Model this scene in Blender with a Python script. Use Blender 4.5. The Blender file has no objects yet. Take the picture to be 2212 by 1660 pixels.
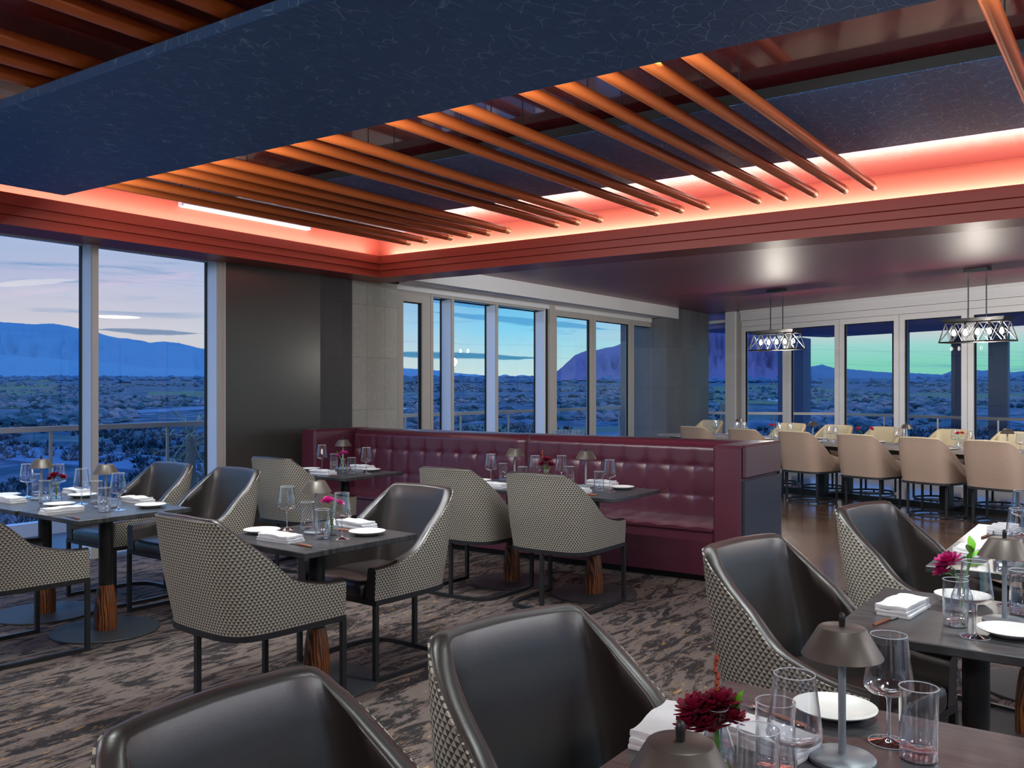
import bpy, math, random
from math import sin, cos, pi, radians, sqrt, atan2
from mathutils import Vector, Matrix, noise
R = random.Random(7)
scene = bpy.context.scene
COL = scene.collection
# ------------------------------------------------------------------ camera frame (metres; camera stands at the origin, 1.5 m up)
YAW = radians(34.95); F_PX = 1975.0; HY = 838.0; EYE = 1.5
CY, SY = cos(YAW), sin(YAW)
def ray(px):
    u = (px-1106.0)/F_PX
    return CY+u*SY, SY-u*CY
def on_plane(px, py, z):
    "point of the horizontal plane z seen at this place"
    D = (EYE-z)*F_PX/(py-HY); dx, dy = ray(px)
    return (D*dx, D*dy, z)
def at_depth(px, py, D):
    dx, dy = ray(px)
    return (D*dx, D*dy, EYE-(py-HY)/F_PX*D)
def lin(c):
    return tuple((x/12.92 if x <= .04045 else ((x+.055)/1.055)**2.4) for x in [v/255. for v in c])
# ------------------------------------------------------------------ mesh builder
class MB:
    def __init__(s): s.v=[]; s.f=[]; s.uv={}; s.sm=[]
    def add(s, vs, fs, smooth=False, uvs=None):
        o=len(s.v); s.v+= [tuple(p) for p in vs]
        for i,f in enumerate(fs):
            if uvs: s.uv[len(s.f)] = uvs[i]
            s.f.append([o+k for k in f]); s.sm.append(smooth)
        return s
    def box(s, a, b, bev=0.0, M=None):
        x0,y0,z0=[min(a[i],b[i]) for i in range(3)]; x1,y1,z1=[max(a[i],b[i]) for i in range(3)]
        if bev<=0:
            v=[(x0,y0,z0),(x1,y0,z0),(x1,y1,z0),(x0,y1,z0),(x0,y0,z1),(x1,y0,z1),(x1,y1,z1),(x0,y1,z1)]
            f=[(3,2,1,0),(4,5,6,7),(0,1,5,4),(1,2,6,5),(2,3,7,6),(3,0,4,7)]
        else:
            c=bev; v=[];f=[]
            idx={}
            for i,sx in enumerate((0,1)):
                for j,sy in enumerate((0,1)):
                    for k,sz in enumerate((0,1)):
                        X=(x0,x1)[sx];Y=(y0,y1)[sy];Z=(z0,z1)[sz]
                        dx=c*(1-2*sx);dy=c*(1-2*sy);dz=c*(1-2*sz)
                        for a_,p in (('x',(X,Y+dy,Z+dz)),('y',(X+dx,Y,Z+dz)),('z',(X+dx,Y+dy,Z))):
                            idx[(sx,sy,sz,a_)]=len(v); v.append(p)
            g=lambda *k: idx[k]
            for sx in (0,1):
                q=[g(sx,0,0,'x'),g(sx,1,0,'x'),g(sx,1,1,'x'),g(sx,0,1,'x')]; f.append(q if sx else q[::-1])
            for sy in (0,1):
                q=[g(0,sy,0,'y'),g(0,sy,1,'y'),g(1,sy,1,'y'),g(1,sy,0,'y')]; f.append(q if sy else q[::-1])
            for sz in (0,1):
                q=[g(0,0,sz,'z'),g(1,0,sz,'z'),g(1,1,sz,'z'),g(0,1,sz,'z')]; f.append(q if sz else q[::-1])
            for a1,a2 in ((0,0),(0,1),(1,0),(1,1)):
                f.append([g(a1,a2,0,'x'),g(a1,a2,1,'x'),g(a1,a2,1,'y'),g(a1,a2,0,'y')] if a1!=a2 else [g(a1,a2,0,'y'),g(a1,a2,1,'y'),g(a1,a2,1,'x'),g(a1,a2,0,'x')])
                f.append([g(a1,0,a2,'x'),g(a1,1,a2,'x'),g(a1,1,a2,'z'),g(a1,0,a2,'z')] if a1==a2 else [g(a1,0,a2,'z'),g(a1,1,a2,'z'),g(a1,1,a2,'x'),g(a1,0,a2,'x')])
                f.append([g(0,a1,a2,'y'),g(1,a1,a2,'y'),g(1,a1,a2,'z'),g(0,a1,a2,'z')] if a1!=a2 else [g(0,a1,a2,'z'),g(1,a1,a2,'z'),g(1,a1,a2,'y'),g(0,a1,a2,'y')])
            for sx in (0,1):
                for sy in (0,1):
                    for sz in (0,1):
                        q=[g(sx,sy,sz,'x'),g(sx,sy,sz,'y'),g(sx,sy,sz,'z')]; f.append(q if (sx+sy+sz)%2 else q[::-1])
        if M is not None: v=[tuple(M@Vector(p)) for p in v]
        return s.add(v,f)
    def lathe(s, prof, n=24, c=(0,0,0), smooth=True, cap0=True, cap1=True):
        v=[];f=[]
        for r,z in prof:
            for i in range(n):
                a=2*pi*i/n; v.append((c[0]+r*cos(a),c[1]+r*sin(a),c[2]+z))
        for j in range(len(prof)-1):
            for i in range(n):
                k=(i+1)%n; f.append((j*n+i,j*n+k,(j+1)*n+k,(j+1)*n+i))
        if cap0: f.append(tuple(range(n))[::-1])
        if cap1: f.append(tuple(range((len(prof)-1)*n,len(prof)*n)))
        return s.add(v,f,smooth)
    def tube(s, pts, r, n=10, smooth=True, closed=False):
        pts=[Vector(p) for p in pts]; N=len(pts); v=[];f=[]
        rr = r if isinstance(r,(list,tuple)) else [r]*N
        up=None
        for i in range(N):
            if closed: t=pts[(i+1)%N]-pts[i-1]
            else: t=pts[min(i+1,N-1)]-pts[max(i-1,0)]
            t.normalize()
            if up is None:
                up = Vector((0,0,1)) if abs(t.z)<.9 else Vector((1,0,0))
            a=t.cross(up); a.normalize(); b=a.cross(t); b.normalize(); up=b
            for k in range(n):
                w=2*pi*k/n; v.append(tuple(pts[i]+a*(rr[i]*cos(w))+b*(rr[i]*sin(w))))
        for i in range(N if closed else N-1):
            j=(i+1)%N
            for k in range(n):
                l=(k+1)%n; f.append((i*n+k,i*n+l,j*n+l,j*n+k))
        if not closed:
            f.append(tuple(range(n))[::-1]); f.append(tuple(range((N-1)*n,N*n)))
        return s.add(v,f,smooth)
    def band(s, pts, w, h, closed=False):
        "rectangular bar following a level path"
        P=[Vector(p) for p in pts]; N=len(P); v=[];f=[]
        for i in range(N):
            if closed: t=P[(i+1)%N]-P[i-1]
            else: t=P[min(i+1,N-1)]-P[max(i-1,0)]
            t.z=0; t.normalize(); n=Vector((t.y,-t.x,0))
            k=1.0
            if 0<i<N-1 or closed:
                t1=(P[i]-P[i-1]).normalized(); k=1/max(.5,sqrt(max(0.01,(1+t1.dot((P[(i+1)%N]-P[i]).normalized()))/2)))
            for a,b in ((-1,-1),(1,-1),(1,1),(-1,1)):
                v.append(tuple(P[i]+n*(a*w/2*k)+Vector((0,0,b*h/2))))
        for i in range(N if closed else N-1):
            j=(i+1)%N
            for k in range(4): f.append((i*4+k,i*4+(k+1)%4,j*4+(k+1)%4,j*4+k))
        if not closed: f.append((3,2,1,0)); f.append(tuple((N-1)*4+k for k in range(4)))
        return s.add(v,f)
    def grid(s, rows, smooth=True, closed_u=False, closed_v=False, uv=None, flip=False):
        nr=len(rows); nc=len(rows[0]); v=[p for r in rows for p in r]; f=[];uvs=[] if uv else None
        for j in range(nr if closed_v else nr-1):
            for i in range(nc if closed_u else nc-1):
                q=[(j,i),(j,(i+1)%nc),((j+1)%nr,(i+1)%nc),((j+1)%nr,i)]
                if flip: q=q[::-1]
                f.append([a*nc+b for a,b in q])
                if uv: uvs.append([uv[a][b] for a,b in q])
        return s.add(v,f,smooth,uvs)
    def prism(s, poly, z0, z1):
        n=len(poly); v=[(x,y,z0) for x,y in poly]+[(x,y,z1) for x,y in poly]
        a=sum(poly[i][0]*poly[(i+1)%n][1]-poly[(i+1)%n][0]*poly[i][1] for i in range(n))
        f=[tuple(range(n))[::-1],tuple(range(n,2*n))]+[(i,(i+1)%n,n+(i+1)%n,n+i) for i in range(n)]
        if a<0: f=[t[::-1] for t in f]
        return s.add(v,f)
    def mesh(s, name, mat):
        me=bpy.data.meshes.new(name); me.from_pydata(s.v,[],s.f)
        me.polygons.foreach_set('use_smooth', s.sm)
        if s.uv:
            ul=me.uv_layers.new(name='UVMap')
            for p in me.polygons:
                u=s.uv.get(p.index)
                if u:
                    for li,c in zip(p.loop_indices,u): ul.data[li].uv=c
        if mat is not None: me.materials.append(mat)
        me.update()
        if any(s.sm): me.set_sharp_from_angle(angle=radians(38))
        return me
# ------------------------------------------------------------------ objects
def link(name, data, parent=None, loc=(0,0,0), rz=0.0):
    o=bpy.data.objects.new(name,data); COL.objects.link(o)
    if parent is not None: o.parent=parent
    o.location=loc; o.rotation_euler=(0,0,rz); return o
def tag(o, label, cat, group=None, kind=None):
    o['label']=label; o['category']=cat
    if group: o['group']=group
    if kind: o['kind']=kind
    return o
def thing(name, label, cat, loc=(0,0,0), rz=0.0, group=None):
    return tag(link(name,None,None,loc,rz),label,cat,group)
def struct(name, mb, mat, parent=None):
    o=link(name, mb.mesh(name,mat), parent)
    if parent is None: o['kind']='structure'
    return o
def part(name, mb, mat, parent, loc=(0,0,0), rz=0.0):
    return link(name, mb.mesh(name,mat), parent, loc, rz)
class Proto:
    "one built thing; put() copies its objects, which share their mesh data"
    def __init__(s, name): s.name=name; s.parts=[]
    def add(s, name, mb, mat, parent=None, label=None):
        s.parts.append((name, mb.mesh(name,mat), parent, label)); return len(s.parts)-1
    def put(s, label, cat, loc, rz=0.0, group=None):
        if len(s.parts)==1 and s.parts[0][0]==s.name:
            return tag(link(s.name,s.parts[0][1],None,loc,rz),label,cat,group)
        root=thing(s.name,label,cat,loc,rz,group); made=[]
        for n,me,par,lab in s.parts:
            o=link(n,me,root if par is None else made[par]); made.append(o)
            if lab: o['label']=lab
        return root
# ------------------------------------------------------------------ materials
def newmat(name):
    m=bpy.data.materials.new(name); m.use_nodes=True; nt=m.node_tree; nt.nodes.clear()
    out=nt.nodes.new('ShaderNodeOutputMaterial'); return m,nt,out
def node(nt, typ, ins=None, **kw):
    n=nt.nodes.new(typ)
    for k,v in kw.items(): setattr(n,k,v)
    for k,v in (ins or {}).items():
        if hasattr(v,'is_output'): nt.links.new(v,n.inputs[k])
        else: n.inputs[k].default_value=v
    return n
def mth(nt, op, a, b=0.0, c=0.0, clamp=False):
    n=nt.nodes.new('ShaderNodeMath'); n.operation=op; n.use_clamp=clamp
    for i,x in enumerate((a,b,c)):
        if hasattr(x,'is_output'): nt.links.new(x,n.inputs[i])
        else: n.inputs[i].default_value=x
    return n.outputs[0]
def rgba(c): return (c[0],c[1],c[2],1.0)
def mixc(nt, fac, a, b):
    n=nt.nodes.new('ShaderNodeMix'); n.data_type='RGBA'
    for i,x in ((0,fac),(6,a),(7,b)):
        if hasattr(x,'is_output'): nt.links.new(x,n.inputs[i])
        else: n.inputs[i].default_value = rgba(x) if i else x
    return n.outputs[2]
def ramp(nt, fac, stops, interp='LINEAR'):
    n=nt.nodes.new('ShaderNodeValToRGB'); cr=n.color_ramp; cr.interpolation=interp
    while len(cr.elements)<len(stops): cr.elements.new(0.5)
    for e,(p,c) in zip(cr.elements,stops): e.position=p; e.color=rgba(c)
    nt.links.new(fac,n.inputs[0]); return n.outputs[0]
def coords(nt, kind='Object', scale=(1,1,1), rot=(0,0,0)):
    t=nt.nodes.new('ShaderNodeTexCoord'); m=nt.nodes.new('ShaderNodeMapping')
    m.inputs['Scale'].default_value=scale; m.inputs['Rotation'].default_value=rot
    nt.links.new(t.outputs[kind],m.inputs[0]); return m.outputs[0]
def noi(nt, vec, scale=5, detail=3, rough=.5, dist=0.0):
    n=node(nt,'ShaderNodeTexNoise',{'Vector':vec,'Scale':scale,'Detail':detail,'Roughness':rough,'Distortion':dist}); return n.outputs['Fac']
def principled(nt, out, color, rough=.5, metal=0.0, spec=.5, bump=None, bstr=.2, bdist=.01, **kw):
    b=nt.nodes.new('ShaderNodeBsdfPrincipled')
    for k,v in (('Base Color',color),('Roughness',rough),('Metallic',metal),('Specular IOR Level',spec))+tuple(kw.items()):
        if hasattr(v,'is_output'): nt.links.new(v,b.inputs[k])
        else: b.inputs[k].default_value = rgba(v) if isinstance(v,tuple) and len(v)==3 else v
    if bump is not None:
        bn=node(nt,'ShaderNodeBump',{'Strength':bstr,'Distance':bdist,'Height':bump}); nt.links.new(bn.outputs[0],b.inputs['Normal'])
    nt.links.new(b.outputs[0],out.inputs[0]); return b
def simple(name, col, rough=.5, metal=0.0, spec=.5, var=.12, scale=9.0, bstr=0.0, stretch=(1,1,1), **kw):
    m,nt,out=newmat(name); v=coords(nt,'Object',stretch); n=noi(nt,v,scale,3)
    c=mixc(nt,n,tuple(x*(1-var) for x in col),tuple(min(1,x*(1+var)) for x in col))
    principled(nt,out,c,rough,metal,spec,bump=n if bstr else None,bstr=bstr,**kw); return m
def emissive(name, col, s):
    m,nt,out=newmat(name); e=node(nt,'ShaderNodeEmission',{'Color':rgba(col),'Strength':s}); nt.links.new(e.outputs[0],out.inputs[0]); return m
def thin_glass(name, tint=(1,1,1), refl=1.0, rough=0.0, f0=.04, edge=0.0, pw=5.0):
    "thin clear sheet: transparent, with Schlick reflection that is the same from both sides; edge darkens grazing glass as thick rims do"
    m,nt,out=newmat(name)
    lw=node(nt,'ShaderNodeLayerWeight',{'Blend':.5}); fac=lw.outputs['Facing']
    sch=mth(nt,'ADD',f0,mth(nt,'MULTIPLY',mth(nt,'POWER',fac,pw),1-f0)); f=mth(nt,'MULTIPLY',sch,refl,clamp=True)
    col=mixc(nt,mth(nt,'MULTIPLY',mth(nt,'POWER',fac,3.0),edge,clamp=True),tint,tuple(x*.45 for x in tint))
    t=node(nt,'ShaderNodeBsdfTransparent',{'Color':col}); g=node(nt,'ShaderNodeBsdfGlossy',{'Color':(1,1,1,1),'Roughness':rough})
    mx=node(nt,'ShaderNodeMixShader',{0:f}); nt.links.new(t.outputs[0],mx.inputs[1]); nt.links.new(g.outputs[0],mx.inputs[2])
    nt.links.new(mx.outputs[0],out.inputs[0]); return m
M={}
def build_materials():
    # houndstooth weave: rows of staggered light teeth on a dark ground, laid by UV in metres
    def hound(name, light, dark):
        m,nt,out=newmat(name); t=nt.nodes.new('ShaderNodeTexCoord'); sp=node(nt,'ShaderNodeSeparateXYZ',{0:t.outputs['UV']})
        U=mth(nt,'DIVIDE',sp.outputs[0],.0185); V=mth(nt,'DIVIDE',sp.outputs[1],.0135)
        row=mth(nt,'FLOOR',V); fv=mth(nt,'FRACT',V); U2=mth(nt,'ADD',U,mth(nt,'MULTIPLY',mth(nt,'MODULO',row,2.0),.5))
        fu=mth(nt,'ABSOLUTE',mth(nt,'SUBTRACT',mth(nt,'FRACT',mth(nt,'ADD',U2,100.0)),.5))
        lim=mth(nt,'SUBTRACT',.50,mth(nt,'MULTIPLY',mth(nt,'POWER',fv,1.3),.44))
        k=mth(nt,'MULTIPLY',mth(nt,'SUBTRACT',lim,fu),9.0,clamp=True)
        c=mixc(nt,k,dark,light)
        n=noi(nt,t.outputs['UV'],160,2); c=mixc(nt,mth(nt,'MULTIPLY',n,.35),c,tuple(x*.6 for x in light))
        principled(nt,out,c,.75,0,.25,bump=k,bstr=.5,bdist=.004); return m
    M['hound']=hound('houndstooth_weave',lin((178,172,158)),lin((34,31,30)))
    def leather(name,c,rough,spec=.5,var=.1,**kw):
        m,nt,out=newmat(name); v=coords(nt,'Object'); n=noi(nt,v,3.0,3); g=noi(nt,v,260,2)
        col=mixc(nt,n,tuple(x*(1-var) for x in c),tuple(x*(1+var) for x in c))
        principled(nt,out,col,rough,0,spec,bump=g,bstr=.10,bdist=.002,**kw); return m
    M['leather']=leather('brown_black_leather',lin((40,34,32)),.36,.7,**{'Coat Weight':.22,'Coat Roughness':.34})
    M['burg']=leather('burgundy_leather',lin((84,32,50)),.32,.8,**{'Coat Weight':.6,'Coat Roughness':.3})
    M['cream']=leather('cream_leather',lin((176,160,128)),.45)
    M['button']=leather('burgundy_button',lin((70,22,28)),.22,.7)
    M['linen']=simple('beige_linen_weave',lin((150,128,112)),.85,0,.2,.16,60,bstr=.3,stretch=(1,1,4))
    M['blackmetal']=simple('black_powder_steel',lin((42,42,44)),.42,.35,.5,.15,30)
    M['bronze']=simple('dark_bronze_steel',lin((52,52,52)),.38,.6,.5,.12,20)
    M['plate']=simple('black_base_plate',lin((52,53,56)),.55,.0,.4,.2,8)
    M['lampmetal']=simple('bronze_grey_lamp_metal',lin((86,78,72)),.42,.4,.5,.06,20)
    M['lampstem']=simple('grey_lamp_metal',lin((150,160,166)),.38,.35,.5,.06,20)
    M['steel']=simple('brushed_steel',lin((170,172,175)),.25,.9,.5,.1,30)
    M['copper']=simple('copper_handle',lin((150,92,66)),.35,.6,.5,.15,40)
    M['china']=simple('white_china',lin((226,226,222)),.22,0,.5,.03,12)
    M['cloth']=simple('white_napkin_linen',lin((226,226,228)),.85,0,.2,.05,60,bstr=.25)
    M['water']=thin_glass('clear_water',(.93,.97,1.0),.9,0,.03)
    M['glass']=thin_glass('clear_drinking_glass',(.985,.99,1.0),1.35,0.015,.045,.12,3.2)
    m,nt,out=newmat('glass_rim'); tr=node(nt,'ShaderNodeBsdfTransparent',{'Color':(.95,.97,1,1)}); gs=node(nt,'ShaderNodeBsdfPrincipled',{'Base Color':(.8,.85,.9,1),'Roughness':.12,'Specular IOR Level':1.0})
    mx=node(nt,'ShaderNodeMixShader',{0:.55,1:tr.outputs[0],2:gs.outputs[0]}); nt.links.new(mx.outputs[0],out.inputs[0]); M['rim']=m
    M['pane']=thin_glass('window_pane',(.96,.98,1.0),.62,0,.035)
    M['railglass']=thin_glass('railing_glass',(.80,.92,1.0),.9,0,.04)
    # woods
    def wood(name,c0,c1,rough,stretch,scale=3.0,spec=.5,band=0.0):
        m,nt,out=newmat(name); v=coords(nt,'Object',stretch); a=noi(nt,v,scale,6,.62,.6); w=node(nt,'ShaderNodeTexWave',{'Vector':v,'Scale':scale*1.3,'Distortion':7.0,'Detail':3.0,'Detail Scale':1.2}).outputs['Fac']
        k=mth(nt,'ADD',mth(nt,'MULTIPLY',a,1-band),mth(nt,'MULTIPLY',w,band),clamp=True)
        c=ramp(nt,k,[(.3,c0),(.7,c1)]); principled(nt,out,c,rough,0,spec,bump=k,bstr=.08,bdist=.004); return m
    M['tabletop']=wood('black_oak_tabletop',lin((32,33,35)),lin((80,80,82)),.28,(16,1.2,1.2),4,.6)
    M['longtop']=wood('grey_oak_tabletop',lin((118,108,100)),lin((156,146,136)),.38,(1.5,14,1.5),3,.5)
    M['walnut']=wood('carved_walnut',lin((58,30,16)),lin((150,88,44)),.38,(9,9,1.4),2.2,.5,.55)
    M['navywood']=wood('navy_stained_panel',lin((34,36,48)),lin((54,56,70)),.30,(20,20,1),5,.6)
    # carpet
    m,nt,out=newmat('abstract_wool_carpet'); v=coords(nt,'Object',(1.9,6.4,1)); v2=coords(nt,'Object',(3.0,11.0,1)); fine=coords(nt,'Object')
    pix=noi(nt,fine,130,2); mid_=noi(nt,coords(nt,'Object',(14,40,1)),1.0,3,.6); a=mth(nt,'ADD',noi(nt,v,1.5,9,.74,1.2),mth(nt,'MULTIPLY',mth(nt,'SUBTRACT',mid_,.5),.22)); b=mth(nt,'ADD',noi(nt,v2,1.9,8,.76,1.0),mth(nt,'MULTIPLY',mth(nt,'SUBTRACT',mid_,.5),.2))
    base=mixc(nt,pix,lin((80,70,67)),lin((112,99,93)))
    k1=mth(nt,'MULTIPLY',mth(nt,'SUBTRACT',a,.49),22,clamp=True)
    c=mixc(nt,k1,base,lin((34,30,32)))
    k2=mth(nt,'MULTIPLY',mth(nt,'SUBTRACT',b,.585),30,clamp=True); c=mixc(nt,mth(nt,'MULTIPLY',k2,.85),c,lin((44,38,40)))
    g=mth(nt,'ADD',noi(nt,v2,3.2,8,.75,.8),mth(nt,'MULTIPLY',mth(nt,'SUBTRACT',mid_,.5),.3)); k3=mth(nt,'MULTIPLY',mth(nt,'SUBTRACT',g,.585),24,clamp=True); k3=mth(nt,'MULTIPLY',k3,mth(nt,'MULTIPLY',mth(nt,'SUBTRACT',noi(nt,fine,.8,2),.40),6,clamp=True))
    c=mixc(nt,mth(nt,'MULTIPLY',k3,.8),c,lin((168,130,84)))
    principled(nt,out,c,.9,0,.25,bump=pix,bstr=.35,bdist=.006); M['carpet']=m
    # plank floor, boards along Y
    m,nt,out=newmat('dark_plank_floor'); v=coords(nt,'Object',rot=(0,0,pi/2)); br=node(nt,'ShaderNodeTexBrick',{'Vector':v,'Color1':rgba(lin((96,66,46))),'Color2':rgba(lin((62,44,36))),'Mortar':rgba(lin((24,18,16))),'Scale':1.0,'Mortar Size':.0025,'Brick Width':1.8,'Row Height':.17})
    gr=noi(nt,coords(nt,'Object',(18,1.4,1)),2.2,6,.65,.5); c=mixc(nt,mth(nt,'MULTIPLY',gr,.7),br.outputs['Color'],lin((52,36,30)))
    principled(nt,out,c,mth(nt,'ADD',.16,mth(nt,'MULTIPLY',gr,.16)),0,1.0,bump=gr,bstr=.06,bdist=.003,**{'Coat Weight':.6,'Coat Roughness':.12}); M['planks']=m
    # painted / gloss ceilings
    M['redgloss']=simple('oxblood_gloss_ceiling',lin((112,38,42)),.22,0,.9,.10,2,stretch=(1,6,1),**{'Coat Weight':1.0,'Coat Roughness':.06,'Coat IOR':1.75})
    M['redgloss2']=simple('oxblood_satin_ceiling',lin((118,40,56)),.45,0,.9,.12,2,stretch=(6,1,1),**{'Coat Weight':.25,'Coat Roughness':.45})
    M['terracotta']=simple('terracotta_paint',lin((212,116,96)),.55,0,.4,.04,4)
    M['rust']=simple('rust_red_trim_paint',lin((158,60,46)),.40,0,.45,.05,4)
    M['rod']=simple('copper_orange_tube',lin((206,106,48)),.36,.1,.5,.05,5)
    M['dark']=simple('near_black_paint',lin((22,20,22)),.6,0,.4,.1,6)
    # textured acoustic panel
    m,nt,out=newmat('navy_textured_panel'); v=coords(nt,'Object',(1.0,1.7,1)); vo=node(nt,'ShaderNodeTexVoronoi',{'Vector':v,'Scale':8.5,'Randomness':1.0},feature='DISTANCE_TO_EDGE')
    line=mth(nt,'SUBTRACT',1.0,mth(nt,'MULTIPLY',vo.outputs['Distance'],24.0,clamp=True)); msk=mth(nt,'MULTIPLY',mth(nt,'SUBTRACT',noi(nt,coords(nt,'Object'),13.0,2),.46),7.0,clamp=True)
    grain=noi(nt,coords(nt,'Object',(1,26,1)),5.0,5,.7); sp=noi(nt,coords(nt,'Object'),90,2)
    base=mixc(nt,grain,lin((22,54,100)),lin((84,140,204)))
    c=mixc(nt,mth(nt,'MULTIPLY',mth(nt,'MULTIPLY',line,msk),.8),base,lin((146,190,226))); hgt=mth(nt,'ADD',grain,mth(nt,'MULTIPLY',line,.7))
    principled(nt,out,c,.50,0,.6,bump=mth(nt,'ADD',hgt,mth(nt,'MULTIPLY',sp,.3)),bstr=.35,bdist=.006); M['panel']=m
    # stone tiles
    def stone(name,c0,c1,w,h,rough):
        m,nt,out=newmat(name); t=nt.nodes.new('ShaderNodeTexCoord'); sp=node(nt,'ShaderNodeSeparateXYZ',{0:t.outputs['Object']}); cb=node(nt,'ShaderNodeCombineXYZ',{0:mth(nt,'ADD',sp.outputs[0],mth(nt,'MULTIPLY',sp.outputs[1],1.0)),1:sp.outputs[2]})
        br=node(nt,'ShaderNodeTexBrick',{'Vector':cb.outputs[0],'Color1':rgba(c0),'Color2':rgba(c1),'Mortar':rgba(tuple(x*.6 for x in c0)),'Scale':1.0,'Mortar Size':.003,'Brick Width':w,'Row Height':h},offset=0.0)
        a=noi(nt,t.outputs['Object'],3.0,5,.65); b=noi(nt,t.outputs['Object'],45,3)
        c=mixc(nt,mth(nt,'MULTIPLY',a,.55),br.outputs['Color'],tuple(x*.55 for x in c0)); c=mixc(nt,mth(nt,'MULTIPLY',mth(nt,'GREATER_THAN',b,.64),.25),c,tuple(min(1,x*1.8) for x in c1))
        principled(nt,out,c,rough,0,.45,bump=b,bstr=.15,bdist=.004); return m
    M['stone']=stone('lit_face_stone_tile',lin((176,180,170)),lin((190,192,182)),.31,.62,.5)  # pier's lit face: window light painted in as a paler stone
    M['stone_shaded']=stone('shaded_face_stone_tile',lin((52,50,54)),lin((62,60,64)),.29,.62,.4)  # the same pier's shaded face, its shade painted in as darker tile
    M['stoneblue']=stone('slate_stone_tile',lin((98,100,104)),lin((112,112,114)),.42,.75,.42)
    M['smoke']=simple('smoked_glass_panel',lin((66,64,61)),.24,.0,.6,.04,3)
    M['plaster']=simple('warm_grey_plaster',lin((96,84,80)),.8,0,.3,.06,3)
    M['white']=simple('white_window_frame',lin((216,214,214)),.45,0,.45,.03,6)
    M['bronzeframe']=simple('taupe_window_frame',lin((172,166,160)),.45,0,.45,.04,6)
    M['silver']=simple('silver_window_frame',lin((206,216,232)),.4,.0,.45,.03,6)
    M['seal']=simple('black_window_seal',lin((20,22,26)),.5,0,.4,.1,9)
    M['deck']=simple('blue_grey_deck_tile',lin((84,94,108)),.45,0,.5,.1,2)
    M['rail']=simple('satin_rail_metal',lin((190,178,172)),.35,.5,.5,.05,5)
    M['roofout']=simple('reflection_tint_soffit',lin((140,136,200)),.6,0,.4,.06,2)  # violet paints in the ceiling reflected at the top of the panes
    M['postout']=simple('exterior_post',lin((70,86,120)),.6,0,.4,.06,2)
    # plants
    M['petal_dark']=simple('wine_red_petals',lin((134,14,52)),.55,0,.4,.35,60)
    M['petal_magenta']=simple('deep_magenta_petals',lin((176,24,104)),.55,0,.4,.3,60)
    M['petal_pink']=simple('magenta_petals',lin((214,52,150)),.55,0,.4,.25,60)
    M['petal_red']=simple('crimson_petals',lin((196,28,62)),.55,0,.4,.3,60)
    M['leafgreen']=simple('fresh_green_leaf',lin((112,186,40)),.45,0,.5,.25,30)
    M['stem']=simple('green_stem',lin((96,150,60)),.5,0,.4,.2,40)
    M['bud']=simple('rust_bud_stem',lin((150,62,36)),.5,0,.4,.25,40)
    M['frond']=simple('dry_palm_frond',lin((150,150,124)),.7,0,.3,.3,12)
    M['trunk']=simple('palm_trunk',lin((140,130,120)),.8,0,.2,.3,18)
    # outdoors; distance haze is painted into the bluish mountain and mesa colours
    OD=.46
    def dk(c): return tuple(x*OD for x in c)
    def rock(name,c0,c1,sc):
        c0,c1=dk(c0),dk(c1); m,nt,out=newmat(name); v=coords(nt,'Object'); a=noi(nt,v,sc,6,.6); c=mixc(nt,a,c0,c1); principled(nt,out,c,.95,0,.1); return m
    M['range']=rock('hazed_mountain_rock',lin((134,184,222)),lin((150,198,234)),.002)
    M['foothill']=rock('hazed_foothill_scrub',lin((126,184,224)),lin((156,206,238)),.004)
    M['mesa']=rock('hazed_red_mesa_rock',lin((108,132,196)),lin((196,140,176)),.006)
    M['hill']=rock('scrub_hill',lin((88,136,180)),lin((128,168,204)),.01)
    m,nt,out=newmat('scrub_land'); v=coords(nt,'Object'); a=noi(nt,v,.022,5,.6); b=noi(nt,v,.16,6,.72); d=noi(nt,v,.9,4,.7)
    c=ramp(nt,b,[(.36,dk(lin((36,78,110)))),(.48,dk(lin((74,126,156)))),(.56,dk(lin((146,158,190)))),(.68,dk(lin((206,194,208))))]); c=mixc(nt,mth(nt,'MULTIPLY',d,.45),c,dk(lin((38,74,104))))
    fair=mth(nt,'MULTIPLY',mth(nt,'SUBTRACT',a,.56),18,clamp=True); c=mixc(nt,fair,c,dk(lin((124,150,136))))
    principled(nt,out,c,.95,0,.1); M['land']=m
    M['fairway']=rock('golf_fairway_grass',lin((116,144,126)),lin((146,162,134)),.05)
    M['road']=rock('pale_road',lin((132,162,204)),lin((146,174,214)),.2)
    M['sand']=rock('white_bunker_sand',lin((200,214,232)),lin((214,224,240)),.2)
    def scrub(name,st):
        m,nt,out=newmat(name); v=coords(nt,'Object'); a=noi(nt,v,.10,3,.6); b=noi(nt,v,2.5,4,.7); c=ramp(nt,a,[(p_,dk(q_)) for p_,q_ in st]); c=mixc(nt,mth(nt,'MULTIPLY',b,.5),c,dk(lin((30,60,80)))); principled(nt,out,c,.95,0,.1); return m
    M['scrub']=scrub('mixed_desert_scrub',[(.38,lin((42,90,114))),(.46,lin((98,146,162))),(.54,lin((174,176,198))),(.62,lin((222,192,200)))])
    M['bulb']=emissive('lit_bulb',(1.0,.93,.82),28.0)
    M['led']=emissive('lit_linear_lamp',(1.0,.95,.9),2.2)
build_materials()
ZC=3.0            # ceiling over the wooden floor
WY=7.58           # window wall on the left
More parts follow.
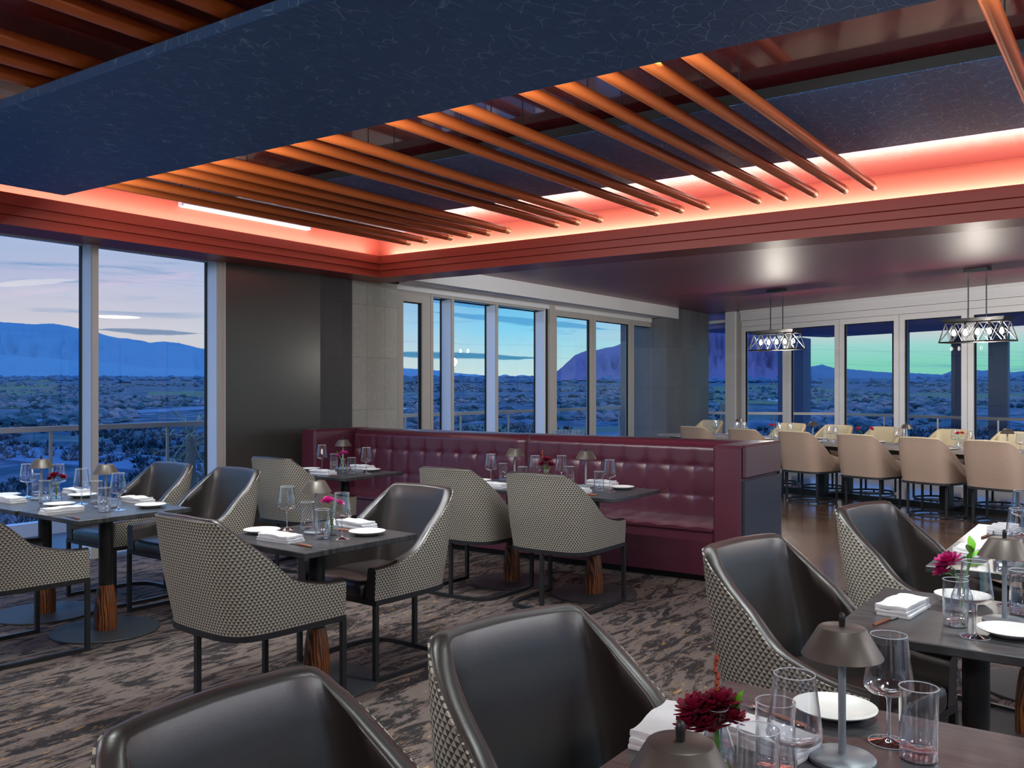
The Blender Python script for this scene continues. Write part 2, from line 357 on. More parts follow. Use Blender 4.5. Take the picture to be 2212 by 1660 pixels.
# right-hand glass wall: slanting line
RP=Vector((17.0,6.16,0)); RD=Vector((14.8-17.0,1.5-6.16,0)).normalized(); RN=Vector((RD.y,-RD.x,0))   # RD runs toward the camera's right
if RN.x<0: RN=-RN                                                                                     # RN points outdoors
def rw(t,o=0.0): p=RP+RD*t+RN*o; return (p.x,p.y)
def rw_t(px):
    dx,dy=ray(px); # solve RP+t*RD = D*(dx,dy)
    det=RD.x*dy-RD.y*dx; return (-(RP.x*dy-RP.y*dx))/det
T0=rw_t(1528); T9=rw_t(2212)+7.5
# floors
b=MB(); b.box((-4,-5.2,-.12),(7.03,WY,0)); struct('floor_carpet',b,M['carpet'])
poly=[(7.03,-5.2),rw(T9),rw(T0-.3),(17.3,7.75),(7.03,7.75)]
b=MB(); b.prism(poly,-.12,0.0); struct('floor',b,M['planks'])
b=MB(); b.box((-14,WY+.02,-.30),(24,9.62,-.02)); q=[rw(T9,.0),rw(T9,4.6),(rw(T0,4.6)[0]+1.5,9.6),(17.4,9.6),(17.4,7.8)]; b.prism(q,-.30,-.021); struct('floor_terrace',b,M['deck'])
# roof slab that closes the building
b=MB(); b.box((-4.2,-5.4,3.50),(8.4,7.72,3.62)); b.prism([(8.4,-5.4),rw(T9,.3),rw(T0-.5,.3),(17.6,7.95),(8.4,7.95)],3.50,3.62); struct('roof',b,M['dark'])
# raised tray ceiling and its coloured walls
b=MB(); b.box((-4,-5.2,3.24),(7.87,7.42,3.40)); struct('ceiling_tray',b,M['redgloss'])
b=MB(); b.box((-4,7.40,2.90),(7.89,7.44,3.28)); struct('wall_tray_left',b,M['terracotta'])
b=MB(); b.box((7.87,-5.2,2.90),(7.91,7.44,3.28)); struct('wall_tray_right',b,M['terracotta'])
# stepped cove border (mitred L)
prof=[(.41,2.752),(0,2.752),(0,2.825),(-.028,2.830),(-.028,2.895),(-.056,2.900),(-.056,2.966),(-.04,2.966),(-.04,2.935),(.055,2.935),(.055,3.012),(.068,3.012),(.068,2.935),(.21,2.935),(.41,2.99)]
X0,Y0=7.67,7.19
def L(o,z): return [(-4,Y0+o,z),(X0+o,Y0+o,z),(X0+o,-5.2,z)]
b=MB(); rows=[L(o,z) for o,z in prof]; b.grid(rows,smooth=False,closed_v=True)
for k in range(len(prof)): pass
struct('trim_cove',b,M['rust'])
# flat ceiling over the right-hand half
b=MB(); b.prism([(8.08,-5.2),rw(T9),rw(T0-.6),(17.6,7.9),(8.08,7.9)],ZC,ZC+.10); struct('ceiling',b,M['redgloss2'])
b=MB(); b.box((8.05,-5.2,2.96),(8.08,7.60,3.1)); struct('trim_ceiling_edge',b,M['rust'])
# walls behind and beside the camera
b=MB(); b.box((-4.2,-5.4,0),(-4.0,7.7,3.5)); struct('wall_back',b,M['plaster'])
def bars(mb,p0,p1,z0,z1,fw,y0,y1,bottom=None):
    "frame of four bars in the wall line p0-p1; y0..y1 is its depth across the wall (outward positive)"
    P0=Vector((p0[0],p0[1],0));P1=Vector((p1[0],p1[1],0)); d=(P1-P0); Ln=d.length; d.normalize(); n=Vector((d.y,-d.x,0))
    T=Matrix(((d.x,n.x,0,P0.x),(d.y,n.y,0,P0.y),(0,0,1,0),(0,0,0,1)))
    bt=fw if bottom is None else bottom
    mb.box((0,y0,z0),(fw,y1,z1),M=T); mb.box((Ln-fw,y0,z0),(Ln,y1,z1),M=T)
    mb.box((fw,y0,z0),(Ln-fw,y1,z0+bt),M=T); mb.box((fw,y0,z1-fw),(Ln-fw,y1,z1),M=T)
    return T,Ln
NW=[0]
def window(p0,p1,z0,z1,fw,y0,y1,fm,pane=None,bottom=None,seal=True,sub='frame'):
    NW[0]+=1; r=link('window_%d'%NW[0],None); r['kind']='structure'
    b=MB(); T,Ln=bars(b,p0,p1,z0,z1,fw,y0,y1,bottom); part('frame',b,M[fm],r)
    bt=fw if bottom is None else bottom; ym=(y0+y1)/2
    if seal:
        b=MB(); a=fw; e=.012; yy0,yy1=min(y0,y1)+.25*abs(y1-y0),max(y0,y1)-.25*abs(y1-y0)
        b.box((a,yy0,z0+bt),(a+e,yy1,z1-a),M=T); b.box((Ln-a-e,yy0,z0+bt),(Ln-a,yy1,z1-a),M=T); b.box((a,yy0,z1-a-e),(Ln-a,yy1,z1-a),M=T); part('seal',b,M['seal'],r)
    b=MB(); b.add([tuple(T@Vector(p)) for p in ((fw,ym,z0+bt),(Ln-fw,ym,z0+bt),(Ln-fw,ym,z1-fw),(fw,ym,z1-fw))],[(0,1,2,3)])
    part('pane',b,M[pane or 'pane'],r); return r
# left window wall: bays between deep mullions (outward is +Y, so depth runs negative in the bar frame)
xs=[-3.41,-2.10,-.79,.52,1.83,3.14,4.45,5.76]
for i in range(len(xs)-1):
    NW[0]+=1; r=link('window_%d'%NW[0],None); r['kind']='structure'
    b=MB(); b.box((xs[i]+.05,WY+.15,0.0),(xs[i+1],WY+.21,.05)); b.box((xs[i]+.05,WY+.15,2.755),(xs[i+1],WY+.21,2.80)); part('frame',b,M['silver'],r)
    b=MB(); b.add([(xs[i]+.05,WY+.19,.05),(xs[i+1],WY+.19,.05),(xs[i+1],WY+.19,2.76),(xs[i]+.05,WY+.19,2.76)],[(0,1,2,3)]); part('pane',b,M['pane'],r)
    b=MB(); b.box((xs[i+1],WY+.02,0),(xs[i+1]+.05,WY+.21,2.80)); part('mullion',b,M['silver'],r)
    b=MB(); b.box((xs[i+1]-.004,WY,0),(xs[i+1]+.054,WY+.02,2.78)); part('mullion_cap',b,M['bronzeframe'],r)
    b=MB(); b.box((xs[i+1]-.010,WY+.17,.0),(xs[i+1]-.001,WY+.205,2.76)); part('seal',b,M['seal'],r)
b=MB(); b.box((-4.2,WY-.0,2.775),(8.42,WY+.22,3.5)); struct('wall_left',b,M['dark'])
b=MB(); b.box((-4.2,WY,0),(-3.42,WY+.22,2.78)); struct('wall_left_end',b,M['plaster'])
b=MB(); b.box((5.85,WY,.0),(7.12,WY+.2,2.775)); struct('wall_left_panel',b,M['smoke'])
b=MB(); b.box((5.815,WY-.01,0),(5.845,WY+.06,2.775)); struct('trim_panel_edge',b,M['bronzeframe'])
b=MB(); b.box((7.12,WY+.015,0),(7.63,WY+.5,2.775)); struct('column_shaded',b,M['stone_shaded'])
b=MB(); b.box((7.63,WY+.03,0),(8.42,WY+.45,3.05)); struct('column_lit',b,M['stone'])
# bay of tall windows between the two stone columns
MY=7.66
def mx(px,y=MY): dx,dy=ray(px); return y*dx/dy
b=MB(); b.box((mx(800,7.28),7.28,2.795),(mx(1466,7.28),7.42,ZC)); struct('trim_header',b,M['white'])
b=MB(); b.box((8.43,7.42,2.80),(16.2,7.9,ZC+.5)); b.box((8.43,7.64,2.72),(16.2,7.9,2.80)); struct('wall_middle_top',b,M['white'])
fz=2.775
window((8.43,MY),(mx(930),MY),0,fz-.03,.16,0,-.08,'bronzeframe')
mids=[(mx(931),mx(976)),(mx(976),mx(1072)),(mx(1072),mx(1177))]
for i,(a,c) in enumerate(mids):
    NW[0]+=1; r=link('window_%d'%NW[0],None); r['kind']='structure'
    b=MB(); b.box((a,MY,0),(a+.05,MY+.02,fz)); b.box((a+.05,MY+.0,fz-.09),(c,MY+.08,fz)); b.box((a+.05,MY+.0,0),(c,MY+.10,.08)); part('frame',b,M['bronzeframe'],r)
    b=MB(); b.box((c-.0,MY+.02,0),(c+.05,MY+.20,fz)); part('mullion',b,M['silver'],r)
    b=MB(); b.box((c-.010,MY+.175,.08),(c-.001,MY+.20,fz-.09)); b.box((a+.05,MY+.12,fz-.10),(c,MY+.20,fz-.088)); part('seal',b,M['seal'],r)
    b=MB(); b.add([(a+.05,MY+.19,.08),(c,MY+.19,.08),(c,MY+.19,fz-.09),(a+.05,MY+.19,fz-.09)],[(0,1,2,3)]); part('pane',b,M['pane'],r)
b=MB(); b.box((mx(1177)+.055,MY+.01,0),(mx(1184.3),MY+.2,fz)); struct('trim_joint',b,M['seal'])
b=MB(); b.box((mx(1184.5),MY-.03,0),(mx(1196),MY+.12,fz)); struct('trim_post',b,M['bronzeframe'])
for a,c in ((1196,1281),(1281.5,1364),(1364.5,1440)):
    window((mx(a),MY),(mx(c),MY),0,fz-.05,.095,0,-.07,'bronzeframe')
b=MB(); b.box((mx(1440,7.34),7.34,0),(mx(1531,7.34),8.3,ZC+.1)); struct('column_slate',b,M['stoneblue'])
# right-hand folding glass wall
def wallbox(mb,t0,t1,o0,o1,z0,z1):
    mb.prism([rw(t0,o0),rw(t1,o0),rw(t1,o1),rw(t0,o1)],z0,z1)
b=MB(); wallbox(b,rw_t(1601),T9,-.02,.14,2.80,ZC); wallbox(b,rw_t(1601),T9,-.05,0,2.955,ZC); struct('trim_glass_wall_head',b,M['white'])
b=MB(); wallbox(b,rw_t(1602),T9,.0,.12,2.685,2.795); struct('trim_glass_wall_track',b,M['white'])
b=MB(); wallbox(b,T0-.6,T9,-.02,.25,ZC,3.5); struct('wall_right',b,M['white'])
b=MB(); wallbox(b,rw_t(1569),rw_t(1590),-.03,.2,0,ZC); struct('trim_corner_post',b,M['white'])
b=MB(); wallbox(b,rw_t(1591.5),rw_t(1600),.0,.16,0,ZC-.02); struct('trim_corner_jamb',b,M['bronzeframe'])
b=MB(); wallbox(b,T0,rw_t(1569),.03,.10,2.80,2.86); wallbox(b,T0,rw_t(1569),.03,.1,0,.1); struct('trim_corner_bar',b,M['white'])
b=MB(); p=[rw(T0,.06),rw(rw_t(1569),.06)]; b.add([(p[0][0],p[0][1],.1),(p[1][0],p[1][1],.1),(p[1][0],p[1][1],3.0),(p[0][0],p[0][1],3.0)],[(0,1,2,3)]); struct('window_corner',b,M['pane'])
edges=[1601,1699,1812.5,1942,2089.5,2212]
ts=[rw_t(e) for e in edges]; step=ts[-2]-ts[-3]; ts[-1]=ts[-2]+step
while ts[-1]<T9-step: ts.append(ts[-1]+step)
for i in range(len(ts)-1):
    window(rw(ts[i]+.006),rw(ts[i+1]-.006),.03,2.68,.092,0,-.08,'white') if False else None
    P0,P1=rw(ts[i]+.006),rw(ts[i+1]-.006); n=Vector((RD.y,-RD.x,0)); sgn=1 if n.dot(RN)>0 else -1
    window(P0,P1,.03,2.68,.092,0,.08*sgn,'white')
b=MB(); wallbox(b,T0,T9,-.03,.12,0,.028); struct('trim_floor_track',b,M['silver'])
# side of the room to the right of the frame: another glazed front, so daylight reaches the near tables
YS=-5.2
b=MB(); b.box((-4,YS-.15,0),(11.6,YS,.25)); b.box((-4,YS-.15,2.75),(11.8,YS,3.5)); struct('wall_side',b,M['plaster'])
xx=[-4+1.55*i for i in range(11)]
for i in range(10):
    window((xx[i],YS),(xx[i+1],YS),.25,2.75,.07,0,.1,'silver')
# railing and terrace roof outdoors
def railing(name,pts,zt,label):
    r=thing(name,label,'railing',(0,0,0)); 
    b=MB(); b.band([(x,y,zt-.03) for x,y in pts],.06,.055); part('top_rail',b,M['rail'],r)
    b=MB(); b.band([(x,y,.045) for x,y in pts],.12,.14); part('bottom_curb',b,M['silver'],r)
    for a,c in zip(pts[:-1],pts[1:]):
        A=Vector((a[0],a[1],0));B=Vector((c[0],c[1],0)); n=max(1,int(round((B-A).length/1.35)))
        for i in range(n):
            p=A+(B-A)*(i/n); q=A+(B-A)*((i+1)/n)
            if i or a is pts[0]:
                g=MB(); g.box((p.x-.014,p.y-.014,.1),(p.x+.014,p.y+.014,zt-.05)); part('post',g,M['rail'],r)
            g=MB(); g.add([(p.x,p.y,.10),(q.x,q.y,.10),(q.x,q.y,zt-.06),(p.x,p.y,zt-.06)],[(0,1,2,3)]); part('glass_panel',g,M['railglass'],r)
    return r
railing('terrace_railing',[(-6,9.42),(18.9,9.42)],1.10,'long glass terrace railing with satin top rail beyond the left windows')
railing('terrace_railing',[(19.05,9.3),rw(rw_t(1560),3.3),rw(rw_t(2212),3.3),rw(T9,3.3)],.96,'glass terrace railing with pale top rail beyond the folding glass wall')
b=MB(); b.prism([rw(T0-1.2,.3),rw(T9,.3),rw(T9,4.9),rw(T0-1.2,4.9)],2.72,3.2); struct('roof_terrace',b,M['roofout'])
for px,w in ((1716,.62),(1946,.30),(2068,.2),(2158,.34)):
    t=rw_t(px); 
    # posts stand under the terrace roof edge
    c=RP+RD*t+RN*4.6; dx,dy=ray(px); k=(c.x*RN.x+c.y*RN.y)/(dx*RN.x+dy*RN.y); c=Vector((dx*k,dy*k,0))
    g=MB(); g.box((c.x-w/2,c.y-w/2,-.02),(c.x+w/2,c.y+w/2,2.72)); struct('column_terrace',g,M['postout'])
# textured panels hung in the tray
def panel(name,x0,x1,y0,y1,z0,z1,label):
    b=MB(); b.box((x0,y0,z0),(x1,y1,z1),bev=.006); r=thing(name,label,'ceiling panel',(0,0,0)); part('panel_board',b,M['panel'],r)
    if z0>3.1: b=MB(); b.box((x0-.006,y0,z0+.002),(x0-.0005,y1,z1+.012)); part('side_dark_strip',b,M['dark'],r)  # added black strip; darkens the side face that the fill would light
    for y in (y0+.6,(y0+y1)/2,y1-.6):
        for x in (x0+.2,x1-.2): b=MB(); b.box((x-.006,y-.006,z1),(x+.006,y+.006,3.24)); part('hanger',b,M['dark'],r)
panel('ceiling_panel',2.37,3.72,-4.5,6.72,2.95,3.0,'dark navy textured ceiling panel, the nearer wide one below the copper tubes')
panel('ceiling_panel',5.10,6.60,-4.5,6.75,3.145,3.195,'dark textured ceiling panel above the copper tubes, beside the glowing cove')
# copper tubes
ZR=3.06
M['rodtip']=simple('lit_tip_tint',lin((240,206,150)),.35,.2,.5,.05,5)  # paler colour paints the cove light onto the tube tips
tips=[885,921,975,1016,1057,1099, 1203,1249,1297, 1418,1472,1527, 1638,1695,1760,1825,1886]
ordn=['first','second','third','fourth','fifth','sixth','seventh','eighth','ninth','tenth','eleventh','twelfth','thirteenth','fourteenth','fifteenth','sixteenth','seventeenth']
ys=[]
for px in tips: dx,dy=ray(px); ys.append(7.42*dy/dx)
ys.append(.535)
for i,y in enumerate(ys):
    x0=-2.2; x1=7.42
    b=MB(); prof=[]
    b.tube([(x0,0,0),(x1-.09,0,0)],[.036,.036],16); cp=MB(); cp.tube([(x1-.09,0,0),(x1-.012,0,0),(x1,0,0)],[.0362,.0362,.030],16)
    lab=('%s copper-orange ceiling tube counted from the corner of the glowing cove'%ordn[i]) if i<17 else 'lone copper-orange ceiling tube at the top right corner, apart from the rest'
    if i==0: lab='copper-orange ceiling tube nearest the corner of the glowing cove'
    if i==16: lab='copper-orange ceiling tube at the far right end of the long row'
    r=thing('ceiling_tube',lab,'ceiling tube',(0,y,ZR),0,'copper tubes under the ceiling'); part('tube',b,M['rod'],r); part('lit_tip',cp,M['rodtip'],r)['label']='tube tip tinted pale with cove light'
    for x in (-1.5,1.2,4.6):
        h=MB(); h.tube([(x,0,.034),(x,0,.178)],.004,6); part('hanger',h,M['dark'],r)
# linear lamps on the tray ceiling near the left cove wall
def linlamp(x0,x1,y,label):
    r=thing('linear_lamp',label,'ceiling lamp',(0,0,0),0,'linear lamps beside the left cove')
    b=MB(); b.box((x0-.02,y-.05,3.205),(x1+.02,y+.05,3.24)); part('housing',b,M['silver'],r)
    b=MB(); b.box((x0,y-.04,3.198),(x1,y+.04,3.205)); part('diffuser',b,M['led'],r)
linlamp(3.95,7.66,6.87,'slender white linear lamp recessed over the copper tubes beside the left cove')
r=thing('linear_lamp','white linear lamp along the top of the glowing left cove wall','ceiling lamp',(0,0,0),0,'linear lamps beside the left cove')
b=MB(); b.box((5.18,7.345,3.185),(6.77,7.40,3.232)); part('housing',b,M['silver'],r)
b=MB(); b.box((5.2,7.338,3.180),(6.75,7.396,3.185)); b.box((5.2,7.338,3.185),(6.75,7.345,3.205)); part('diffuser',b,M['led'],r)
# chandeliers over the long table
TD=Vector((.342,.940,0)).normalized(); TA=atan2(TD.y,TD.x)
def chandelier(x,y,label):
    r=thing('chandelier',label,'chandelier',(x,y,0),TA,'lantern chandeliers over the long table')
    zb,zt=2.08,2.325; hl,hw=.43,.13; tl,tw=.36,.095
    b=MB(); b.box((-.15,-.055,ZC-.035),(.15,.055,ZC-.001)); part('ceiling_plate',b,M['blackmetal'],r)
    for s in (-1,1):
        b=MB(); b.tube([(s*.115,0,ZC-.03),(s*.115,0,ZC-.12)],.004,6); b.tube([(s*.115,0,ZC-.12),(s*.115,0,zt+.03)],.008,8); part('rod',b,M['blackmetal'],r)
    b=MB(); b.grid([[(-tl-.05,-tw-.05,zt+.05),(tl+.05,-tw-.05,zt+.05),(tl+.05,tw+.05,zt+.05),(-tl-.05,tw+.05,zt+.05)],[(-tl,-tw,zt),(tl,-tw,zt),(tl,tw,zt),(-tl,tw,zt)]],smooth=False,closed_u=True,flip=True)
    b.add([(-tl-.05,-tw-.05,zt+.05),(tl+.05,-tw-.05,zt+.05),(tl+.05,tw+.05,zt+.05),(-tl-.05,tw+.05,zt+.05),(-tl,-tw,zt),(tl,-tw,zt),(tl,tw,zt),(-tl,tw,zt)],[(0,1,2,3),(7,6,5,4)]); part('top_tray',b,M['blackmetal'],r)
    b=MB(); c0=[(-tl,-tw,zt),(tl,-tw,zt),(tl,tw,zt),(-tl,tw,zt)]; c1=[(-hl,-hw,zb),(hl,-hw,zb),(hl,hw,zb),(-hl,hw,zb)]
    for i in range(4):
        j=(i+1)%4; b.tube([c0[i],c1[i]],.008,6); b.tube([c1[i],c1[j]],.010,6); b.tube([c0[i],c0[j]],.007,6)
    part('cage_frame',b,M['blackmetal'],r)
    b=MB()
    for sy in (-1,1):
        n=5
        for k in range(n):
            a0=-1+2*k/n; a1=-1+2*(k+1)/n
            b.tube([(a0*tl,sy*tw,zt),(a1*hl,sy*hw,zb)],.0045,6); b.tube([(a1*tl,sy*tw,zt),(a0*hl,sy*hw,zb)],.0045,6)
    for sx in (-1,1):
        b.tube([(sx*tl,-tw,zt),(sx*hl,hw,zb)],.0045,6); b.tube([(sx*tl,tw,zt),(sx*hl,-hw,zb)],.0045,6)
    part('cross_brace',b,M['steel'],r)
    for k in range(5):
        xk=(k-2)*.152
        b=MB(); b.lathe([(.016,.0),(.016,.07),(.010,.08)],12,(xk,0,zt-.08)); s=part('socket',b,M['blackmetal'],r)
        b=MB(); b.lathe([(.008,0),(.020,-.022),(.027,-.045),(.024,-.066),(.010,-.080)],14,(xk,0,zt-.08)); part('bulb',b,M['bulb'],s)
    l=bpy.data.lights.new('chandelier_light','POINT'); l.energy=42; l.color=(1,.92,.82); l.shadow_soft_size=.08
    o=link('chandelier_light',l,r,(0,0,zb-.08))
chandelier(13.77,4.69,'black caged chandelier with five bulbs at the far end of the long table')
chandelier(12.77,1.79,'black caged chandelier with five bulbs, the nearer and larger one on the right')
def smooth01(x): x=max(0,min(1,x)); return x*x*(3-2*x)
# ------------------------------------------------------------------ tub dining chair; faces +x, stands on z=0
HALF=[(-.300,0),(-.298,.10),(-.290,.185),(-.262,.250),(-.205,.286),(-.10,.300),(.05,.304),(.18,.306),(.292,.306)]
def resample(P,n):
    L=[0]
    for a,b in zip(P[:-1],P[1:]): L.append(L[-1]+math.hypot(b[0]-a[0],b[1]-a[1]))
    # Catmull-Rom through the points
    def cr(i,t):
        g=lambda k: P[max(0,min(len(P)-1,k))]
        p0,p1,p2,p3=g(i-1),g(i),g(i+1),g(i+2)
        if i==0: p0=(p2[0],-p2[1])
        return tuple(.5*((2*p1[k])+(-p0[k]+p2[k])*t+(2*p0[k]-5*p1[k]+4*p2[k]-p3[k])*t*t+(-p0[k]+3*p1[k]-3*p2[k]+p3[k])*t**3) for k in (0,1))
    out=[]
    for j in range(n):
        s=L[-1]*j/(n-1); i=0
        while i<len(P)-2 and L[i+1]<s: i+=1
        t=(s-L[i])/(L[i+1]-L[i]); out.append((cr(i,t),s))
    return out,L[-1]
def chair_curve(n=30,HALF=HALF):
    h,tot=resample(HALF,n); pts=[]
    for (p,s) in h[::-1][:-1]: pts.append(((p[0],-p[1]),-s))
    for (p,s) in h: pts.append((p,s))
    return pts,tot
def make_chair(name,outer,inner,seatm,beige=False,metal='blackmetal'):
    P=Proto(name); pts,tot=chair_curve(30); N=len(pts)
    Z0=.418; ZT=.940; ZA=.585
    def ztop(s):
        s=abs(s)/tot
        c0=.315; 
        if s<c0: z=ZT-.006*(s/c0)
        elif s<.62:
            k=(s-c0)/(.62-c0); z=ZT-.006-(ZT-.006-.648)*k
            z+= .012*sin(pi*k)
        else:
            k=(s-.62)/.38; z=.648-(.648-ZA)*(1-(1-k)**2.2)
        return z
    # soften the corner
    zs=[ztop(p[1]) for p in pts]
    for it in range(1): zs=[zs[0]]+[(zs[i-1]+2*zs[i]+zs[i+1])/4 for i in range(1,N-1)]+[zs[-1]]
    nor=[]
    for i in range(N):
        a=pts[max(0,i-1)][0]; b=pts[min(N-1,i+1)][0]; t=Vector((b[0]-a[0],b[1]-a[1])).normalized(); nor.append((t.y,-t.x))
    for i in range(N):     # normals must point outward
        if nor[i][0]*pts[i][0][0]+nor[i][1]*pts[i][0][1] < 0: nor[i]=(-nor[i][0],-nor[i][1])
    def surf(i,z,off):
        (x,y),s=pts[i]; w=smooth01((.06-x)/.34); k=max(0,(z-Z0)/(ZT-Z0))
        lean=.105*k**1.15*w; bul=.012*sin(pi*min(1,k*1.1))
        nx,ny=nor[i]; o=off+bul
        tp=1-.03*k
        return (x-lean+nx*o, (y+ny*o)*tp, z)
    rows=14; cov=[]; uv=[]
    for i in range(N):
        r=[];u=[]
        for j in range(rows+1):
            z=Z0+(zs[i]-.013-Z0)*j/rows; r.append(surf(i,z,.004)); u.append((pts[i][1]+1.0,z))
        cov.append(r); uv.append(u)
    b=MB(); b.grid(cov,uv=uv,flip=False)
    # back face, top and end edges close the cover into a thin shell
    inn=[[surf(i,Z0+(zs[i]-.013-Z0)*j/rows,-.004) for j in range(rows+1)] for i in range(N)]
    edge=[[cov[i][rows],inn[i][rows]] for i in range(N)]; b.grid(edge,uv=[[uv[i][rows]]*2 for i in range(N)])
    for i,fl in ((0,False),(N-1,True)): b.grid([cov[i],inn[i]],uv=[uv[i],uv[i]],flip=fl)
    P.add('back_cover',b,M[outer])
    # upholstered inner shell with rolled lip
    def section(i):
        zt=zs[i]; k=(zt-Z0)/(ZT-Z0); th=.052+.010*(1-k)
        S=[surf(i,Z0+.001,-.001)]
        for j in (1,2,3,4,5): S.append(surf(i,Z0+(zt-.014-Z0)*j/5,-.001))
        for a in (150,120,90,60,30): S.append(surf(i,zt-.016+.016*sin(radians(a)),-th/2-(th/2-.001)*cos(radians(a))))
        for j in range(7): S.append(surf(i,zt-.016-(zt-.016-.44)*j/6,-th-.010*(j/6)))
        S.append(surf(i,Z0+.001,-th-.01)); return S
    secs=[section(i) for i in range(N)]
    b=MB(); b.grid(secs,closed_u=True)
    c=len(secs[0])
    for q,fl in ((secs[0],True),(secs[-1],False)):
        b.add(q,[tuple(range(c)) if fl else tuple(range(c))[::-1]])
    P.add('backrest',b,M[inner])
    # seat cushion: D-shaped, domed, rounded front
    ins=[]
    for i in range(2,N-2,2):
        x,y=pts[i][0]; nx,ny=nor[i]; ins.append((x-nx*.066,y-ny*.066))
    fy=ins[0][1]; front=[(.296,fy+.012)]
    ol=[(.300,fy+.03)]+[(min(x,.29),y) for x,y in ins]+[(.300,-fy-.03)]+[(.306,-fy-.03-(-fy-.03)*2*k/8) for k in range(1,8)]
    cx,cy=.0,.0
    lay=[(.985,.420),(1.0,.435),(1.0,.470),(.985,.488),(.95,.498),(.85,.504),(.55,.508)]
    g=[[(cx+(x-cx)*s,cy+(y-cy)*s,z) for x,y in ol] for s,z in lay]
    b=MB(); b.grid(g,closed_u=True,flip=True); n=len(ol)
    b.add(g[-1]+[(cx,cy,.509)],[(k,n,(k+1)%n) for k in range(n)],True); b.add(g[0],[tuple(range(n))])
    P.add('seat',b,M[seatm])
    # steel frame under the shell
    ring=[(p[0][0],p[0][1],.405) for p in pts[::2]]
    b=MB(); b.band(ring,.024,.026); b.band([(.285,-.305,.405),(.285,.305,.405)],.024,.026); P.add('seat_frame',b,M[metal])
    if not beige:
        for s in (-1,1):
            b=MB(); b.box((.270,s*.305-.012,0),(.294,s*.305+.012,.393)); P.add('leg',b,M[metal])
        b=MB(); b.box((-.312,-.012,.0),(-.288,.012,.393)); P.add('leg',b,M[metal])
        b=MB(); b.band([(p[0][0],p[0][1],.012) for p in pts[::2]],.024,.024); P.add('floor_runner',b,M[metal])
    else:
        for sx,sy in ((.17,.27),(.17,-.27),(-.19,.235),(-.19,-.235)):
            b=MB(); b.box((sx-.011,sy-.011,.02),(sx+.011,sy+.011,.393)); P.add('leg',b,M[metal])
        el=[(.03+.30*cos(2*pi*k/40),.30*sin(2*pi*k/40),.022) for k in range(40)]
        b=MB(); b.band(el,.024,.022,closed=True)
        for k in (3,17,23,37): b.lathe([(.011,0),(.011,.012)],8,(el[k][0],el[k][1],0))
        P.add('floor_ring',b,M[metal])
    return P
CH=make_chair('dining_chair','hound','leather','leather')
CB=make_chair('barrel_chair','linen','cream','cream',True)
def chair(x,y,face,label,group='tub dining chairs'): return CH.put(label,'chair',(x,y,0),radians(face),group)
# ------------------------------------------------------------------ pedestal table
def make_table():
    P=Proto('pedestal_table'); b=MB(); b.box((-.36,-.36,.722),(.36,.36,.750),bev=.003); P.add('tabletop',b,M['tabletop'])
    b=MB(); b.lathe([(.041,.285),(.041,.700)],24); b.box((-.16,-.16,.700),(.16,.16,.722)); P.add('pole',b,M['bronze'])
    b=MB(); b.lathe([(.064,.012),(.066,.06),(.066,.12),(.060,.20),(.050,.262),(.045,.285)],28); P.add('wood_sleeve',b,M['walnut'],label='turned walnut sleeve')
    b=MB(); b.lathe([(.312,0),(.315,.003),(.315,.009),(.312,.012)],48); P.add('base_plate',b,M['plate']); return P
TB=make_table()
def table(x,y,rz,label,group='square pedestal tables'): return TB.put(label,'table',(x,y,0),radians(rz),group)
TABLES={
 'WN':(3.19,5.29,-2),'WF':(3.20,6.02,-2),'MID':(3.235,3.47,-4),'BL':(5.76,5.82,0),'BM':(5.79,4.05,0),'BR':(5.79,3.32,0),
 'R0':(1.125,.535,0),'R1':(1.875,.535,0),'R2':(3.255,.46,0),'R3':(4.515,.42,0),'R4':(5.24,.42,0)}
TL={'WN':'dark square table by the left window, nearer half of the pair','WF':'dark square table by the left window, farther half of the pair',
 'MID':'dark square table set alone in the middle of the carpet','BL':'dark square table at the far left end of the burgundy banquette',
 'BM':'dark square table at the banquette behind the middle houndstooth chair','BR':'dark square table at the banquette beside the tufted seat at right',
 'R0':'dark square table mostly below the picture, joined to the near right table','R1':'dark square table in the near right corner of the picture','R2':'dark square table at right, second of the row from the camera',
 'R3':'dark square table at right, third of the row from the camera','R4':'dark square table at right, farthest of the row'}
for k,(x,y,r) in TABLES.items(): table(x,y,r,TL[k])
# chairs
chair(2.85,3.48,-4,'houndstooth-backed chair seen from behind, left of the lone middle table')
chair(3.71,3.51,176,'dark leather chair facing left, right of the lone middle table')
chair(3.82,5.29,178,'dark leather chair facing the left window table, nearer one of two side by side')
chair(3.83,6.06,178,'dark leather chair facing the left window table, farther one of two beside the window')
chair(2.62,5.29,-3,'houndstooth-backed chair cut off by the left edge of the picture')
chair(5.33,5.86,0,'houndstooth-backed chair at the far left banquette table by the dark wall')
chair(5.405,4.10,0,'houndstooth-backed chair at the banquette, left one of the two near the middle')
chair(5.42,3.335,0,'houndstooth-backed chair at the banquette, right one of the two near the middle')
chair(1.76,.95,-104,'dark leather chair at the near right table, large at the bottom middle')
chair(1.075,1.05,-90,'dark leather chair cut off by the bottom edge at lower left')
chair(3.21,.90,-103,'dark leather chair at the second table of the right-hand row')
chair(4.53,.80,-105,'dark leather chair at the third table of the right-hand row, by the plank floor')
